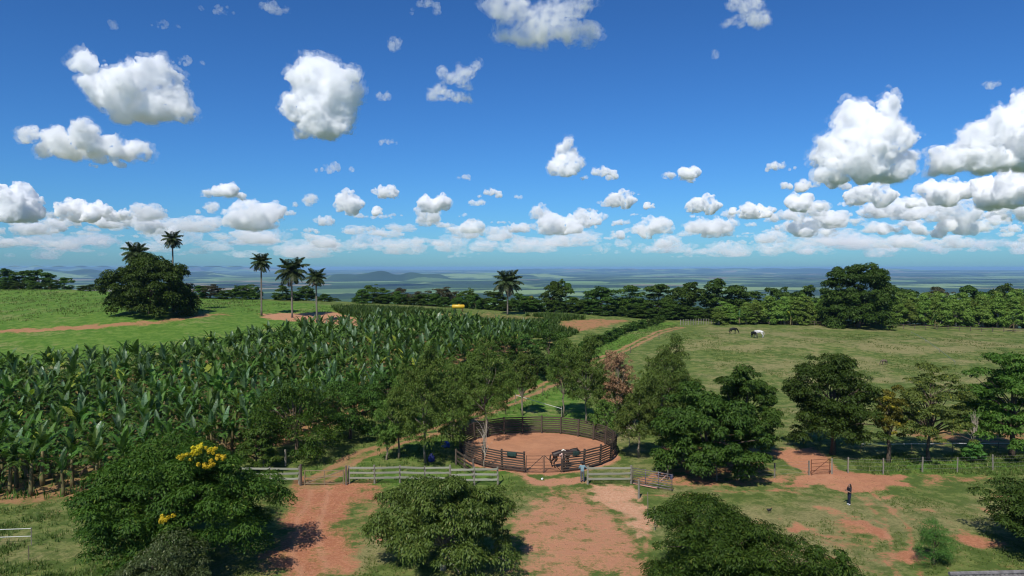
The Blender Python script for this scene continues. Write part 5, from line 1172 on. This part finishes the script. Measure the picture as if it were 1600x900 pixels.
SMALL = [(170,262,66,1,5200,1,'cloud','flat little cloud under the long low cloud at left'),(298,100,56,3,5400,1.2,'cloud_thin','small cloud touching the upper right of the horned cloud'),(668,20,62,1,3400,1,'cloud_thin','small soft cloud at the top edge left of the ragged one'),
 (435,18,66,5,3400,1,'cloud_thin','faint cloud at the top edge above the upright cloud'),(335,20,62,3,3400,1,'cloud_thin','faint broken cloud at the top left edge'),(615,78,26,4,4200,1.4,'cloud_thin','tiny upright wisp right of the tall upright cloud'),(262,42,50,3,3600,1,'cloud_thin','thin wisp above the horned cloud'),(178,46,16,4,3600,1.6,'cloud_thin','tiny vertical wisp at upper left'),
 (940,281,68,1,7800,1,'cloud','flat cloud to the right of the small upright cloud'),(1056,282,92,5,8000,.85,'cloud','mid sized flat based cloud right of the centre'),(1292,296,140,3,7600,1,'cloud','narrow strip of cloud beneath the towering cloud'),(1217,267,50,1,7200,1.2,'cloud','little cloud left of the towering cloud'),
 (978,327,86,0,9000,.8,'cloud','flat based cloud low in the sky right of centre'),(1108,336,92,0,10500,.8,'cloud','left one of two adjoining low clouds right of centre'),(1184,341,60,2,10500,.9,'cloud','right one of two adjoining low clouds right of centre'),
 (556,337,98,0,9500,.95,'cloud','broad low cloud left of centre'),(603,310,44,2,9300,1,'cloud','round head of cloud on the right shoulder of a broad low one'),(680,332,68,6,10500,1,'cloud','small peaked low cloud near the centre'),(342,310,92,5,9000,.95,'cloud','flat based low cloud above the free standing palms'),
 (768,309,48,1,9800,1,'cloud','tiny flat cloud over the centre'),(722,281,36,5,8600,.9,'cloud_thin','tiny hazy puff above the centre'),(600,158,30,6,5200,1.2,'cloud_thin','tiny puff right of the tall upright cloud'),(605,226,38,1,6400,1,'cloud_thin','faint flat puff right below the tall upright cloud'),(528,269,72,3,7600,1.3,'cloud_thin','thin flat streak of cloud left of centre'),
 (28,346,86,4,10000,1.25,'cloud','tall low cloud at the left frame edge'),(130,346,82,2,10500,.95,'cloud','low cloud second from the left edge'),(186,346,46,6,10800,1,'cloud','little low cloud right of the second from the left edge'),(238,342,54,4,11000,.8,'cloud_thin','hazy low cloud left of the tall palm'),
 (1548,140,32,6,5200,1,'cloud_thin','tiny puff high near the right edge'),(1118,92,14,4,4200,1.8,'cloud_thin','tiny wisp under the ragged cloud at the top right'),(1585,322,120,4,9000,1,'cloud','grey cloud below the big right edge cloud'),(1275,330,110,5,9600,1,'cloud','low cloud under the left side of the towering cloud'),(1372,325,120,0,9800,.8,'cloud','low cloud under the right side of the towering cloud'),(1478,322,110,6,9800,.9,'cloud','low broken cloud between the two big right clouds')]
for px, py, w, k, d, sz, mt, lab in SMALL: put_cloud(GEN[k], px, py, w * 1.3, d, lab, sz=sz, mat=mt, rz=(math.pi if px % 2 else 0))
for px, py, w, k in ((1250, 345, 130, 0), (1330, 352, 150, 5), (1420, 344, 150, 6), (1500, 352, 160, 0), (1590, 345, 150, 2), (1390, 366, 190, 3), (1530, 370, 200, 1), (1285, 370, 160, 5), (100, 362, 150, 3), (240, 366, 140, 0), (390, 358, 130, 4), (880, 366, 120, 2), (1010, 372, 140, 0), (1105, 370, 110, 6), (720, 366, 130, 5)):
    put_cloud(GEN[k], px, py, w, 13000 + (px * 7) % 2500, 'broad pale cloud merging into the bank over the horizon', group='broad clouds of the horizon bank', sz=.8, rz=(math.pi if px % 20 else 0), mat='cloud_far')
g = random.Random(77); n_ = 0
for (y0, y1, num, w0, w1, d0, d1, mt) in ((304, 350, 28, 22, 75, 12000, 15000, 'cloud_far'), (336, 370, 46, 26, 90, 16000, 20000, 'cloud_far'), (360, 388, 70, 34, 110, 22000, 28000, 'cloud_bank'), (382, 405, 70, 50, 150, 32000, 38000, 'cloud_haze')):
    for i in range(num):
        px = -60 + 1720 * (i + g.uniform(0, 1)) / num; py = g.uniform(y0, y1); w = g.uniform(w0, w1)
        put_cloud(GEN[g.randrange(7)], px, py, w, g.uniform(d0, d1), 'distant cloud in the hazy bank low over the horizon', group='clouds of the bank over the horizon', sz=g.uniform(.55, 1.05) if y0 < 360 else g.uniform(.4, .75), rz=g.choice((0, math.pi)), mat=mt)

# ------------------------------------------------------------------ haze: one closed box of even pale air
def haze():
    m = bpy.data.materials.new('haze_air'); m.use_nodes = True; t = m.node_tree; t.nodes.clear()
    o = t.nodes.new('ShaderNodeOutputMaterial'); v = t.nodes.new('ShaderNodeVolumePrincipled')
    v.inputs['Color'].default_value = (.36, .62, 1, 1); v.inputs['Density'].default_value = 4.4e-5; v.inputs['Anisotropy'].default_value = 0.0
    t.links.new(v.outputs[0], o.inputs['Volume'])
    mb = MB(); mb.box((0, 0, -85), (80000, 80000, 250)); build(mb, 'haze', m, kind='stuff', label='pale blue haze over the far valley', cat='haze')
haze()
